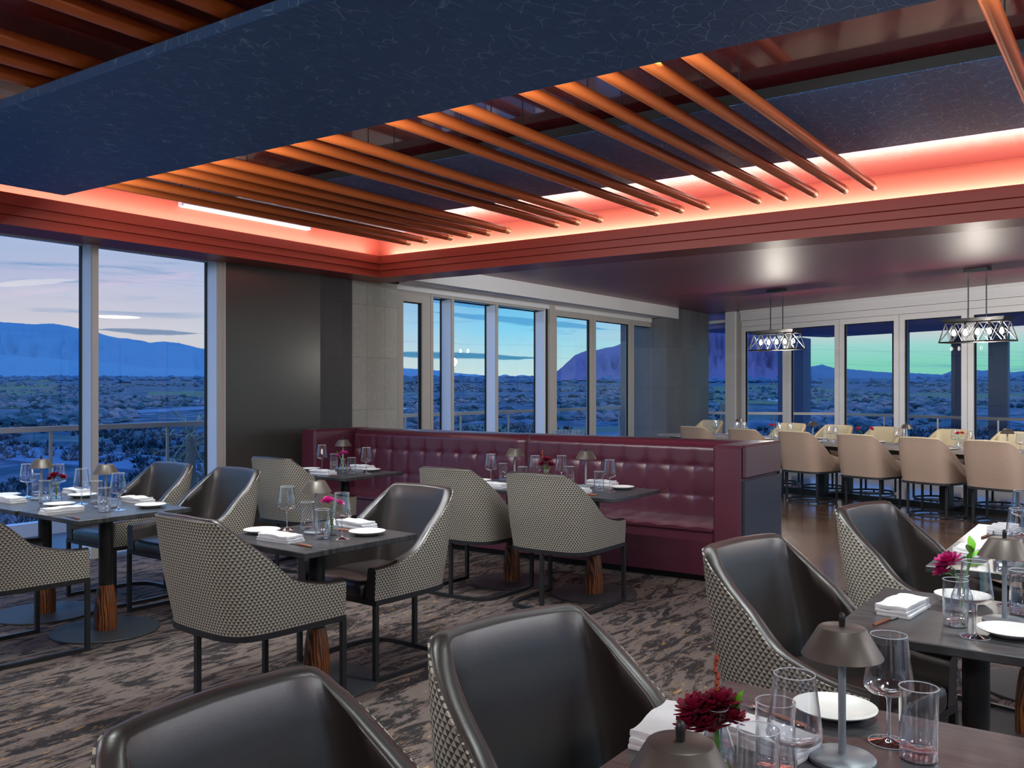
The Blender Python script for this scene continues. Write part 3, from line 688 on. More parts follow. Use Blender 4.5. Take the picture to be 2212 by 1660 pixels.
# ------------------------------------------------------------------ banquette
def banquette():
    r=thing('banquette','long burgundy leather banquette with button-tufted back','banquette',(0,0,0))
    xb,xf=7.12,6.60; y0,ysplit,y1=2.74,4.83,7.07
    BT=[]
    for sec,(a,c) in enumerate(((y0,ysplit),(ysplit,y1))):
        n=int((c-a)/.222); off=((c-a)-(n-1)*.222)/2
        rowsb=[]
        for zz,sh in ((.850,0),(.610,0)):
            for k in range(n): rowsb.append((a+off+k*.222,zz))
        BT+=rowsb
        NY,NZ=int((c-a)/.020),40; g=[]
        for i in range(NY+1):
            y=a+(c-a)*i/NY; row=[]
            ed=min(1,min(y-a,c-y)/.05)
            for j in range(NZ+1):
                z=.40+.645*j/NZ
                d=0
                for by,bz in rowsb:
                    dy,dz=abs(y-by),abs(z-bz)
                    if dy<.16 and dz<.16:
                        d=max(d,.026*math.exp(-(dy*dy+dz*dz)/(.021**2)*.5), .020*math.exp(-(dy/.012)**2*.5)*math.exp(-dz/.10), .012*math.exp(-(dz/.012)**2*.5)*max(0,1-dy/.111))
                top=1-smooth01((z-1.0)/.05); xx=xb+d-.025*ed**.5*top+.018*(1-ed)+.035*(1-top)+.06*(1.065-z)*-.25
                row.append((xx,y,z))
            row+= [(xb+.075,y,1.058),(xb+.26,y,1.060),(xb+.285,y,1.04),(xb+.285,y,.40)]
            g.append(row)
        b=MB(); b.grid(g,flip=True); 
        for q,fl in ((g[0],False),(g[-1],True)): b.add(q,[tuple(range(len(q))) if fl else tuple(range(len(q)))[::-1]])
        s=part('backrest',b,M['burg'],r)
        for by,bz in rowsb:
            k=MB(); k.lathe([(.012,0),(.011,.005),(.006,.009)],10); me=k
            o=part('button',me,M['button'],s,(xb+.021+.035*0,by,bz)); o.rotation_euler=(0,-pi/2,0)
    # seat: pillows with scalloped front edge
    for a,c in ((y0,ysplit),(ysplit,y1)):
        NX,NY=16,int((c-a)/.03); g=[]
        for i in range(NY+1):
            y=a+(c-a)*i/NY; row=[(xf+.0,y,.385),(xf-.012,y,.40)]; ph=(y-a)/.222
            for j in range(NX+1):
                x=xf-.012+(xb+.03-xf)*j/NX; puff=.012*abs(sin(pi*ph))*(1 if j<NX-2 else .6); e=-.018*max(0,1-j/1.6)
                row.append((x,y,.432+puff+e))
            g.append(row)
        b=MB(); b.grid(g,flip=False); part('seat_cushion',b,M['burg'],r)
    b=MB(); b.box((xf+.005,y0,.05),(xb+.27,y1,.40),bev=.008); part('seat_base',b,M['burg'],r)
    b=MB(); b.box((xf+.06,y0,0),(xb+.25,y1,.05)); part('plinth',b,M['dark'],r)
    # wings at both ends
    for ya,yb,nm in ((2.50,2.735,'near'),(7.075,7.29,'far')):
        b=MB(); b.box((xf-.03,ya+(.012 if nm=='near' else 0),.05),(xb+.285,yb,1.064),bev=.022); part('end_wing',b,M['burg'],r)
    b=MB(); b.box((xf+.0,2.488,.0),(xb+.30,2.515,.80)); o=part('end_panel',b,M['navywood'],r); o['label']='navy stained wood end panel'
    b=MB(); b.box((xf-.005,2.484,.81),(xb+.295,2.52,1.068),bev=.018); part('end_pad',b,M['burg'],r)
    b=MB(); b.box((xb+.286,2.50,0),(xb+.31,7.29,1.01)); o=part('back_panel',b,M['navywood'],r); o['label']='dark wood back panel'
    return r
banquette()
# ------------------------------------------------------------------ long communal table and its chairs
LC=Vector((13.28,3.24,0)); 
def lt(a,o): p=LC+TD*a+Vector((TD.y,-TD.x,0))*o; return p   # o>0 toward the windows
def longtable():
    r=thing('communal_table','long grey oak communal table on the plank floor','table',(LC.x,LC.y,0),TA)
    b=MB(); b.box((-4.3,-.04,.715),(3.2,.93,.752),bev=.004); part('tabletop',b,M['longtop'],r)
    b=MB(); b.box((-4.1,.06,.655),(3.0,.10,.715)); b.box((-4.1,.79,.655),(3.0,.83,.715)); part('apron',b,M['blackmetal'],r)
    for x in (-3.3,-1.55,.2,1.95):
        b=MB(); b.box((x-.06,.12,0.06),(x+.06,.22,.715)); part('leg',b,M['blackmetal'],r)
        b=MB(); b.box((x-.06,.67,0.06),(x+.06,.77,.715)); part('leg',b,M['blackmetal'],r)
        b=MB(); b.box((x-.05,.12,0.),(x+.05,.77,.06)); part('foot_bar',b,M['blackmetal'],r)
    b=MB(); b.box((-3.3,.41,.0),(1.95,.48,.055)); part('floor_stretcher',b,M['blackmetal'],r)
longtable()
ordc=['first','second','third','fourth','fifth','sixth']
def la(px,o):
    "where along the long table a thing seen at px stands"
    dx,dy=ray(px); q=lt(0,o); det=TD.x*dy-TD.y*dx; return (-(q.x*dy-q.y*dx))/det
near=[la(p,-1.2) for p in (2168,2022,1884,1752,1640,1532)]
for i,a in enumerate(near):
    p=lt(a,-1.2); lab=['beige linen chair from behind at the long table, nearest the right picture edge','beige linen chair seen from behind at the long table, second from the right edge','beige linen chair seen from behind at the long table, third from the right edge','beige linen chair seen from behind at the long table, just right of the banquette end','beige linen chair back showing above the banquette end','beige linen chair back beside the slate column, closest to the camera of two'][i]
    CB.put(lab,'chair',(p.x,p.y,0),TA-pi/2,'beige chairs at the long table')
far=[la(p,.32) for p in (2168,2030,1885,1780,1682,1508)]
for i,a in enumerate(far):
    p=lt(a,.32); lab=['cream leather chair facing us across the long table, behind the lamp at far right','cream leather chair across the long table, between red flowers and far right lamp','cream leather chair facing us across the long table, behind the middle red flowers','cream leather chair facing us across the long table, behind the standing lamp','cream leather chair across the long table, behind the small red flower near the banquette','cream leather chair facing us beside the slate column'][i]
    CB.put(lab,'chair',(p.x,p.y,0),TA+pi/2,'cream chairs along the window side')
TZ=.750
M['glassbase']=thin_glass('heavy_glass_base',(.93,.96,1.0),2.2,.03,.10,.2,2.5)
# ------------------------------------------------------------------ prototypes
def rimmesh(*rs):
    b=MB()
    for r,z,t in rs: b.tube([(r*cos(2*pi*k/36),r*sin(2*pi*k/36),z) for k in range(36)],t,6,closed=True)
    return b
W=Proto('wine_glass')
b=MB(); b.lathe([(.006,.098),(.020,.101),(.040,.108),(.049,.116),(.0505,.123),(.047,.150),(.042,.185),(.037,.228),(.0355,.228),(.0405,.185),(.0455,.150),(.0488,.124),(.047,.118),(.038,.110),(.018,.104),(.004,.102)],28,cap0=False,cap1=False); W.add('bowl',b,M['glass'])
b=MB(); b.lathe([(.010,.004),(.0055,.012),(.0042,.03),(.0040,.075),(.0048,.092),(.008,.099)],12); W.add('stem',b,M['glassbase'])
b=MB(); b.lathe([(.040,0),(.0415,.002),(.030,.0045),(.012,.008),(.004,.012)],28); W.add('foot',b,M['glassbase']); W.add('rim',rimmesh((.0363,.228,.0011)),M['rim']); W.add('foot_rim',rimmesh((.0408,.0015,.0010)),M['rim'])
TU=Proto('tumbler')
b=MB(); b.lathe([(.034,0),(.0365,.003),(.038,.145),(.0362,.145),(.0345,.030),(.030,.022),(.0,.020)],26,cap1=False); TU.add('body',b,M['glass']); TU.add('rim',rimmesh((.0371,.145,.0012)),M['rim']); b=MB(); b.lathe([(.0335,.002),(.0345,.004),(.0348,.020),(.030,.021),(.0,.0195)],26,cap1=False); TU.add('thick_base',b,M['glassbase'])
TW=Proto('water_tumbler')
b=MB(); b.lathe([(.034,0),(.0365,.003),(.038,.145),(.0362,.145),(.0345,.030),(.030,.022),(.0,.020)],26,cap1=False); TW.add('body',b,M['glass']); TW.add('rim',rimmesh((.0371,.145,.0012)),M['rim']); b=MB(); b.lathe([(.0335,.002),(.0345,.004),(.0348,.020),(.030,.021),(.0,.0195)],26,cap1=False); TW.add('thick_base',b,M['glassbase'])
b=MB(); b.lathe([(.029,.0235),(.0338,.031),(.0350,.075)],26); TW.add('water',b,M['water'])
V=Proto('bud_vase')
b=MB(); b.lathe([(.030,0),(.036,.004),(.037,.030),(.033,.055),(.021,.085),(.018,.100),(.0225,.122),(.021,.122),(.0168,.100),(.0195,.086),(.0315,.055),(.0352,.030),(.033,.008),(.0,.006)],26,cap1=False); V.add('body',b,M['glass']); V.add('rim',rimmesh((.0217,.122,.0011)),M['rim'])
b=MB(); b.lathe([(.032,.0085),(.0342,.030),(.0305,.054)],26); V.add('water',b,M['water'])
LA=Proto('table_lamp')
b=MB(); b.lathe([(.063,0),(.065,.003),(.065,.009),(.060,.013),(.010,.017)],36); LA.add('base',b,M['lampstem'])
b=MB(); b.lathe([(.0075,.014),(.0075,.222)],14); LA.add('stem',b,M['lampstem'])
b=MB(); b.lathe([(.0775,.212),(.0790,.2125),(.046,.268),(.043,.270),(.002,.2705)],36,cap0=False,cap1=True); b.lathe([(.0770,.2125),(.0445,.2665),(.002,.2675)],36,cap0=False); LA.add('shade',b,M['lampmetal'])
b=MB(); b.lathe([(.0062,.269),(.0066,.285),(.0062,.294),(.003,.298)],12); LA.add('knob',b,M['bronze'])
PL=Proto('side_plate')
b=MB(); b.lathe([(.052,0),(.056,.002),(.074,.010),(.090,.017),(.0935,.0195),(.0935,.021),(.089,.0195),(.072,.0135),(.056,.0065),(.0,.006)],40,cap1=False); PL.add('side_plate',b,M['china'])
def napkin_mesh(seed,w=.225,d=.105):
    rr=random.Random(seed); b=MB()
    for k in range(3):
        z0=.0005+.0112*k; z1=z0+.0104; g=[]
        nx,ny=14,7
        def hgt(u,v): return .0035*sin(3.1*u+seed+k)*cos(2.3*v+seed*.7)+.002*noise.noise(Vector((u*2,v*2,seed+k)))
        sh=(rr.uniform(-.006,.006),rr.uniform(-.005,.005)); rt=rr.uniform(-.04,.04)
        def P(u,v,z):
            x=(u-.5)*w*(1-.02*k)+sh[0]; y=(v-.5)*d*(1-.03*k)+sh[1]
            return (x*cos(rt)-y*sin(rt), x*sin(rt)+y*cos(rt), z)
        top=[[P(i/nx,j/ny,z1+(hgt(i/nx*3,j/ny*3) if k else hgt(i/nx*3,j/ny*3)*.4)*(0.25+.75*(k/2))+ (0.003 if k==2 else 0)) for i in range(nx+1)] for j in range(ny+1)]
        rim=[top[0][i] for i in range(nx+1)]+[top[j][nx] for j in range(1,ny+1)]+[top[ny][i] for i in range(nx-1,-1,-1)]+[top[j][0] for j in range(ny-1,0,-1)]
        b.grid(top); mid=[((x*1.012),(y*1.02),(z+z0)/2) for x,y,z in rim]; low=[(x,y,z0) for x,y,z in rim]
        b.grid([low,mid,rim],closed_u=True); b.add(low,[tuple(range(len(low)))[::-1]])
    return b
NAPS=[]
for s in (1,4,7):
    p=Proto('napkin'); p.add('napkin',napkin_mesh(s),M['cloth']); NAPS.append(p)
KN=Proto('knife')
b=MB(); b.tube([(-.11,0,.0045),(-.03,0,.005),(0,0,.0045)],[.0048,.0055,.004],8); KN.add('handle',b,M['copper'],label='copper-coloured handle')
b=MB(); b.box((0,-.0085,.0026),(.085,.0055,.0044)); b.prism([(.085,-.0085),(.105,-.003),(.11,.003),(.085,.0055)],.0026,.0044); KN.add('blade',b,M['steel'])
FO=Proto('fork')
b=MB(); b.tube([(-.10,0,.0045),(-.03,0,.005),(.01,0,.0045)],[.0048,.0052,.0032],8); FO.add('handle',b,M['copper'],label='copper-coloured handle')
b=MB(); b.tube([(.01,0,.0045),(.03,0,.006),(.045,0,.005)],[.003,.003,.004],8); b.box((.043,-.011,.004),(.055,.011,.006))
for k in range(4): b.box((.054,-.0105+.0063*k,.004),(.092,-.0085+.0063*k,.006))
FO.add('tines',b,M['steel'])
# ------------------------------------------------------------------ flowers
def bloom(b,c,rad,seed,layers=4,npet=15,tilt=(0,0)):
    rr=random.Random(seed); ax=Vector((tilt[0],tilt[1],1)).normalized(); q=Vector((0,0,1)).rotation_difference(ax)
    for L_ in range(layers):
        op=radians(86-22*L_); ln=rad*(1.0-.13*L_)
        for k in range(npet-2*L_):
            a=2*pi*k/(npet-2*L_)+L_*.35+rr.uniform(-.08,.08); l=ln*rr.uniform(.88,1.08); o=op*rr.uniform(.88,1.08)
            d=Vector((cos(a)*sin(o),sin(a)*sin(o),cos(o))); t=Vector((-sin(a),cos(a),0)); n=t.cross(d); w=rad*.17
            vs=[]
            for s,ww,lift in ((.06,.35,0),(.4,.9,.02),(.75,1.0,.05),(.95,.65,.12),(1.03,.1,.18)):
                for e in (-1,0,1): 
                    p=d*(l*s)+t*(w*ww*e)+n*(-l*lift+ (.25*w*ww if e else 0)*-1)
                    vs.append(tuple(Vector(c)+q@p))
            fs=[]
            for r_ in range(4):
                for e in range(2): i=r_*3+e; fs.append((i,i+1,i+4,i+3))
            b.add(vs,fs,True)
    b.lathe([(rad*.10,-rad*.12),(rad*.2,0),(rad*.16,rad*.22),(rad*.05,rad*.34)],10,c)
def leaf(b,base,d,l,w,up=(0,0,1)):
    d=Vector(d).normalized(); s=d.cross(Vector(up)); 
    if s.length<.01: s=Vector((1,0,0))
    s.normalize(); n=s.cross(d); vs=[]; B=Vector(base)
    for t,k in ((0,.08),(.25,.75),(.5,1),(.75,.7),(1,.03)):
        for e in (-1,0,1): vs.append(tuple(B+d*(l*t)+s*(w*k*e*.5)+n*(.18*w*abs(e)*k - .25*l*t*t)))
    fs=[]
    for r_ in range(4):
        for e in range(2): i=r_*3+e; fs.append((i,i+1,i+4,i+3))
    b.add(vs,fs,True)
def flower(name,label,loc,mat,blooms,leaves=(),buds=(),group='cut flowers in vases',z0=.012):
    r=thing(name,label,'flower',loc,0,group)
    b=MB()
    for i,(x,y,z,rad) in enumerate(blooms):
        b.tube([(x*.1,y*.1,z0+.004*i),(x*.12,y*.12,.10),(x*.6,y*.6,(.1+z)/2+.01),(x,y,z-.005)],.0021,7)
    for x,y,z in buds: b.tube([(x*.15,y*.15,z0),(x*.3,y*.3,.11),(x,y,z)],.0018,6)
    for x,y,z,dx,dy,dz,l,w in leaves: b.tube([(x*.15,y*.15,z0+.002),(x*.3,y*.3,.1),(x,y,z)],.0015,6)
    part('stem',b,M['stem'],r)
    for i,(x,y,z,rad) in enumerate(blooms):
        b=MB(); bloom(b,(0,0,0),rad,i*7+int(abs(loc[0])*100),tilt=(x*9,y*9)); part('flower_head',b,M[mat],r,(x,y,z))
    if leaves:
        for x,y,z,dx,dy,dz,l,w in leaves:
            b=MB(); leaf(b,(0,0,0),(dx,dy,dz),l,w); part('leaf',b,M['leafgreen'],r,(x,y,z))
    for x,y,z in buds:
        b=MB()
        for k in range(5): b.lathe([(.001,0),(.005,.005),(.004,.012),(.001,.016)],7,(x+.004*(k%2)-.002,y+.003*((k//2)%2),z-.03+.012*k))
        part('bud_spray',b,M['bud'],r)
    return r
# ------------------------------------------------------------------ laying the tables
def P3(px,py,dz=0.0): x,y,_=on_plane(px,py,TZ); return (x,y,TZ+dz)
def lay(kind,px,py,label,rz=0.0,g=None):
    loc=P3(px,py)
    if kind=='wine': return W.put(label,'wine glass',loc,0,'stemmed wine glasses')
    if kind=='tum': return TU.put(label,'drinking glass',loc,0,'tall tumblers')
    if kind=='tumw': return TW.put(label,'drinking glass',loc,0,'tall tumblers')
    if kind=='lamp': return LA.put(label,'lamp',loc,0,'cordless table lamps')
    if kind=='vase': return V.put(label,'vase',loc,0,'glass bud vases')
    if kind=='plate': return PL.put(label,'plate',loc,0,'white side plates')
    if kind=='nap': return NAPS[len(label)%3].put(label,'napkin',loc,radians(rz),'folded white napkins')
    if kind=='knife': return KN.put(label,'knife',loc,radians(rz),'copper-handled cutlery')
    if kind=='fork': return FO.put(label,'fork',loc,radians(rz),'copper-handled cutlery')
LW='on the left window table'
for it in [
 ('wine',59,1074.6,'wine glass '+LW+', farthest left beside the shaded lamp'),('wine',126,1075.5,'wine glass '+LW+', behind the dark red flowers'),
 ('wine',176,1090,'wine glass '+LW+', in the middle between flowers and right lamp'),('wine',255.5,1103,'wine glass '+LW+', in front of the dark leather chair'),
 ('lamp',89,1079,'small bronze lamp '+LW+', left one of two'),('lamp',228.5,1097,'small bronze lamp '+LW+', right one before the window mullion'),
 ('tum',80,1069,'tumbler '+LW+', behind the left lamp stem'),('tum',97,1087,'tumbler '+LW+', between left lamp and vase'),
 ('tum',208,1088,'tumbler '+LW+', left of the right lamp stem'),('tum',225,1106,'tumbler '+LW+', in front of the right lamp'),
 ('vase',121.5,1083.5,'small glass vase with dark red flowers '+LW),
 ('plate',12,1074,'white plate '+LW+', cut by the left edge of the picture'),('plate',128,1094.5,'white plate '+LW+', in front of the vase'),
 ('plate',178,1074.5,'white plate '+LW+', behind the middle wine glass'),('plate',325,1096.5,'white plate '+LW+', at its right corner'),
 ('nap',22,1085,'folded napkin '+LW+', at the left edge of the picture',88),('nap',135,1109,'folded napkin '+LW+', at the front edge near the knife',-2),
 ('nap',166,1067,'folded napkin '+LW+', on the far side by the window',85),('nap',297,1085.5,'folded napkin '+LW+', before the far dark leather chair',88),
 ('knife',155,1119,'copper-handled knife '+LW+', at the front edge',80),('fork',98,1104,'copper-handled fork '+LW+', left of the front napkin',85),
 ('knife',352,1088,'copper-handled knife '+LW+', right of the napkin by the dark chairs',-95),
]: lay(*it)
LM='on the middle table'
for it in [
 ('wine',620,1145,'wine glass '+LM+', left one by the houndstooth chair back'),('wine',738.5,1165,'wine glass '+LM+', right one in front of the pink flower'),
 ('tum',663.5,1144,'tumbler '+LM+', left of the lamp stem'),('tum',697,1164,'tumbler '+LM+', right of the lamp stem beside the vase'),
 ('vase',716,1157,'glass vase with a pink flower '+LM),('lamp',683,1152,'small bronze lamp '+LM+', the only one there'),
 ('plate',566,1152,'white plate '+LM+', at left behind the chair back'),('plate',793,1155.5,'white plate '+LM+', at right by the dark leather chair'),
 ('nap',604,1169,'folded napkin '+LM+', at left beside the knife',90),('nap',768,1139,'folded napkin '+LM+', at right behind the plate',86),
 ('knife',642,1178,'copper-handled knife '+LM+', at its front left edge',86),('fork',598,1150,'fork '+LM+', between left plate and napkin',88),
 ('knife',803,1145,'knife '+LM+', behind the right-hand plate',-88),('fork',752,1148,'fork '+LM+', left of the right-hand plate',-88)]: lay(*it)
LB='on the far left banquette table'
for it in [
 ('wine',695.5,1016,'wine glass '+LB+', left one by the chair'),('wine',791.5,1023.5,'wine glass '+LB+', right one by the napkin'),
 ('tum',721,1015.5,'tumbler '+LB+', left of the vase'),('tum',759.5,1025.5,'tumbler '+LB+', right of the vase'),
 ('vase',741,1022,'glass vase with pink flowers '+LB),('lamp',741,1013.5,'small lamp '+LB),
 ('plate',670,1016.5,'white plate '+LB+', left end'),('plate',800,1018.5,'white plate '+LB+', right end'),
 ('nap',697,1024.5,'folded napkin '+LB+', front side by the chair',90),('nap',783,1013.5,'folded napkin '+LB+', banquette side',86),
 ('knife',713,1029,'knife '+LB+', beside the front napkin',88)]: lay(*it)
LC_='on the right banquette tables'
for it in [
 ('wine',1060.5,1044,'wine glass '+LC_+', the leftmost, beside the left lamp'),('wine',1156,1049,'wine glass '+LC_+', just left of the dark red flowers'),
 ('wine',1213,1049,'wine glass '+LC_+', just right of the dark red flowers'),('wine',1317,1062,'wine glass '+LC_+', the rightmost, by the plate'),
 ('lamp',1112,1044,'small lamp '+LC_+', left one of two'),('lamp',1265.5,1052,'small lamp '+LC_+', right one of two'),
 ('tum',1087,1041,'tumbler '+LC_+', between the leftmost wine glass and left lamp'),('tum',1129,1050,'tumbler '+LC_+', right of the left lamp stem'),
 ('tum',1231,1049,'tumbler '+LC_+', behind the right houndstooth chair'),('tumw',1294,1062.5,'half-full tumbler '+LC_+', left of the rightmost wine glass'),
 ('vase',1180,1051,'glass vase with dark red flowers '+LC_),
 ('plate',1037,1042,'white plate '+LC_+', at the left end'),('plate',1343,1057,'white plate '+LC_+', at the right end'),
 ('nap',1066,1053.5,'folded napkin '+LC_+', left, between two chair backs',88),('nap',1300,1048,'folded napkin '+LC_+', behind the half-full tumbler',88),
 ('nap',1240,1064,'folded napkin '+LC_+', beside the right houndstooth chair',90),('knife',1262,1069,'knife '+LC_+', front edge near the chair',86)]: lay(*it)
LR='on the near right table'
for it in [
 ('lamp',1819,1645,'large-looking bronze lamp '+LR+', standing beside the plate'),('lamp',1470,2032,'bronze lamp '+LR+', only its shade showing at the bottom edge'),
 ('wine',1716,1727,'wine glass '+LR+', left one overlapping the plate'),('wine',1920,1605,'wine glass '+LR+', right one behind the water tumbler'),
 ('tumw',1984.5,1640,'tumbler of water '+LR+', right of the lamp'),('tum',1675,1678,'tumbler '+LR+', behind the left wine glass'),('tum',1638,1752,'tumbler '+LR+', cut by the bottom edge'),
 ('vase',1548,1665,'glass vase with dark red flowers '+LR),('plate',1803,1544,'white plate '+LR+', between lamp and chair'),
 ('nap',1450,1590,'folded napkin '+LR+', left of the dark red flowers',4),('nap',1640,1606,'folded napkin '+LR+', right of the dark red flowers',78),
 ('knife',1398,1643,'copper-handled knife '+LR+', at its left corner',-4),('fork',1662,1545,'copper-handled fork '+LR+', behind the tumblers',70)]: lay(*it)
L2='on the second right-hand table'
for it in [
 ('tum',2064,1352,'tumbler '+L2+', in front of the flower vase'),('vase',2078,1322,'glass vase with a magenta flower '+L2),
 ('wine',2107,1377,'wine glass '+L2+', in front of the green leaves'),('wine',2182,1309,'wine glass '+L2+', behind the lamp stem'),
 ('lamp',2170,1346.5,'bronze lamp '+L2+', at the right edge of the picture'),('tumw',2207,1327,'tumbler '+L2+', cut by the right edge of the picture'),
 ('plate',2080,1297,'white plate '+L2+', behind the tumbler'),('plate',2184,1373.5,'white plate '+L2+', cut by the right edge'),
 ('nap',1951,1320,'folded napkin '+L2+', beside the copper-handled knife',-6),('knife',1921,1341,'copper-handled knife '+L2+', in front of the napkin',-12),
 ('fork',1962,1301,'copper-handled fork '+L2+', behind the napkin',-10)]: lay(*it)
L3='on the third right-hand table'
for it in [('nap',2100,1196,'folded napkin '+L3+', at its left side',-8),('knife',2068,1209,'copper-handled knife '+L3+', in front of the napkin',-8),
 ('tum',2166,1222,'tumbler '+L3+', behind the lamp stem of the nearer table'),('wine',2200,1214,'wine glass '+L3+', cut by the right edge')]: lay(*it)
L4='on the farthest right-hand table'
for it in [('nap',2168,1150,'folded napkin '+L4+', at its left side',-8),('knife',2135,1158,'copper-handled knife '+L4+', in front of the napkin',-8),
 ('wine',2206,1158,'wine glass '+L4+', at the right edge of the picture')]: lay(*it)
# flowers
def up(px,py,fx,fy):  # offset of a bloom seen at (fx,fy) from the vase standing at (px,py)
    x,y,_=on_plane(px,py,TZ); D=x*CY+y*SY; u=(fx-px)/F_PX*D; z=(py-fy)/F_PX*D; return (u*SY,-u*CY,z)
def bl(px,py,L_): return [up(px,py,a,c)+(r,) for a,c,r in L_]
vx=(121.5,1083.5); p=P3(*vx,.0)
flower('chrysanthemum','bunch of dark red flowers in the vase on the left window table',p,'petal_dark',bl(*vx,[(117,1031,.050),(135,1033,.036),(108,1037,.03)]),[(.006,.004,.125,.3,-.4,.8,.03,.012)])
vx=(716,1157); p=P3(*vx)
flower('chrysanthemum','bright pink flower in the vase on the middle table',p,'petal_pink',bl(*vx,[(709,1086,.046),(733,1089,.032)]),[(.004,-.004,.12,.2,-.6,.7,.035,.014)])
vx=(741,1022); p=P3(*vx)
flower('chrysanthemum','small pink flowers with a leaf on the far left banquette table',p,'petal_pink',bl(*vx,[(743,981,.042),(731,987,.034)]),[up(*vx,733,984)+(-.3,.3,.9,.05,.03)])
vx=(1180,1051); p=P3(*vx)
flower('chrysanthemum','dark red flower bunch on the right banquette tables',p,'petal_dark',bl(*vx,[(1180,996,.052),(1189,1006,.044),(1171,1005,.042)]),[up(*vx,1192,1003)+(.4,-.4,.6,.03,.015)],[up(*vx,1172,982)])
vx=(1548,1665); p=P3(*vx)
flower('chrysanthemum','large dark red flower bunch on the near right table, at the bottom of the picture',p,'petal_dark',bl(*vx,[(1505,1535,.046),(1557,1522,.044),(1530,1572,.048),(1492,1566,.036),(1578,1556,.038),(1535,1535,.04)]),[up(*vx,1586,1545)+(.2,-.1,.9,.05,.022),up(*vx,1565,1640)+(.3,-.3,-.6,.045,.02)],[up(*vx,1549,1450),up(*vx,1552,1490)])
vx=(1566,1640)
vx=(2078,1322); p=P3(*vx)
flower('chrysanthemum','magenta flower with bright green leaves on the second right-hand table',p,'petal_magenta',bl(*vx,[(2050,1217,.052),(2036,1236,.034)]),[up(*vx,2098,1200)+(-.5,.1,.9,.055,.028),up(*vx,2100,1195)+(.2,.1,1,.06,.028),up(*vx,2100,1205)+(.6,-.5,.5,.06,.028),up(*vx,2095,1225)+(.7,-.8,.25,.06,.026),up(*vx,2092,1215)+(-.1,-.2,.9,.05,.03)])
# ------------------------------------------------------------------ long table
def LTt(kind,a,o,label):
    p=lt(a,o-.45); loc=(p.x,p.y,.752)
    pr={'wine':(W,'wine glass','stemmed wine glasses'),'tum':(TU,'drinking glass','tall tumblers'),'lamp':(LA,'lamp','cordless table lamps'),'vase':(V,'vase','glass bud vases'),'plate':(PL,'plate','white side plates'),'nap':(NAPS[0],'napkin','folded white napkins')}[kind]
    return pr[0].put(label,pr[1],loc,TA,pr[2])
def LT(kind,px,o,label): return LTt(kind,la(px,o-.45),o,label)
for px,o,w in ((1598,.05,'farthest, by the corner post'),(1756,-.1,'standing behind the first beige chair'),(1958,.1,'behind the third beige chair'),(2176,-.1,'at the far right')):
    LT('lamp',px,o,'small bronze lamp on the long table, '+w)
for px,o,w in ((1546,0,'alone before the small window by the slate column'),(1592,-.15,'left of the farthest lamp'),(1607,-.1,'right of the farthest lamp'),(1683,.1,'right of the small red flower, left of a pair'),(1707,.14,'right of the small red flower, right of a pair'),
    (1792,.1,'behind the cluster of tumblers, left one'),(1806,.02,'behind the cluster of tumblers, right one'),(1938,.1,'left of the third beige chair back'),(1952,-.26,'before the lamp of the third beige chair'),(2063,.1,'left of the red flower by the last beige chair'),(2096,.12,'right of the red flower by the last beige chair'),(2204,-.2,'at the right edge of the picture')):
    LT('wine',px,o,'wine glass on the long table, '+w)
for px,o,w in ((1612,-.2,'beside the farthest lamp'),(1782,-.36,'left one of the cluster between two beige chairs'),(1800,-.38,'middle one of the cluster between two beige chairs'),(1813,-.30,'right one of the cluster between two beige chairs'),(1676,-.2,'beside the small red flower'),(2078,-.3,'in front of the red flower by the last beige chair')):
    LT('tum',px,o,'tumbler on the long table, '+w)
for px,o,w,mat in ((1667,-.05,'small','petal_red'),(1868,.0,'spreading','petal_red'),(2071,-.1,'bright','petal_red')):
    LT('vase',px,o,'glass vase on the long table holding the %s red flower'%w); p=lt(la(px,o-.45),o-.45)
    flower('chrysanthemum','%s red flower in a vase on the long table'%w,(p.x,p.y,.752),mat,[(0,.01,.185,.045),(.035,-.03,.19,.035)] if w!='spreading' else [(.05,-.07,.19,.045),(-.04,.07,.19,.045)],[(-.02,.04,.15,-.3,.6,.4,.05,.025)])
for px,o,w in ((1655,-.36,'near edge behind the banquette corner'),(1771,-.3,'near the standing lamp'),(1776,.36,'far side near the standing lamp'),(1900,.3,'before the cream chair in the middle'),(2050,-.3,'beside the last red flower'),(2150,-.36,'near edge at right'),(1580,.2,'far end')):
    LT('plate',px,o,'white plate on the long table, '+w)
# ------------------------------------------------------------------ service console behind the banquette with upturned glasses
r=thing('service_console','low dark console standing behind the banquette','console',(8.35,4.93,0)); 
b=MB(); b.box((-.30,-.55,.90),(.30,.55,.94),bev=.004); part('top',b,M['blackmetal'],r)
for sx in (-1,1):
    for sy in (-1,1):
        b=MB(); b.box((sx*.27-.02,sy*.52-.02,0),(sx*.27+.02,sy*.52+.02,.90)); part('leg',b,M['blackmetal'],r)
SG=Proto('stacked_glass'); b=MB(); b.lathe([(.026,0),(.028,.002),(.036,.115),(.0345,.115),(.0265,.010),(.0,.009)],18,cap1=False); SG.add('stacked_glass',b,M['glass'])
k=0
for j in range(2):
    for i in range(5):
        SG.put('clear glass standing in the close-set row on the console behind the banquette','glass',(8.20+.13*j,4.895+.078*i+.035*j,.94),0,'glasses lined up behind the banquette')
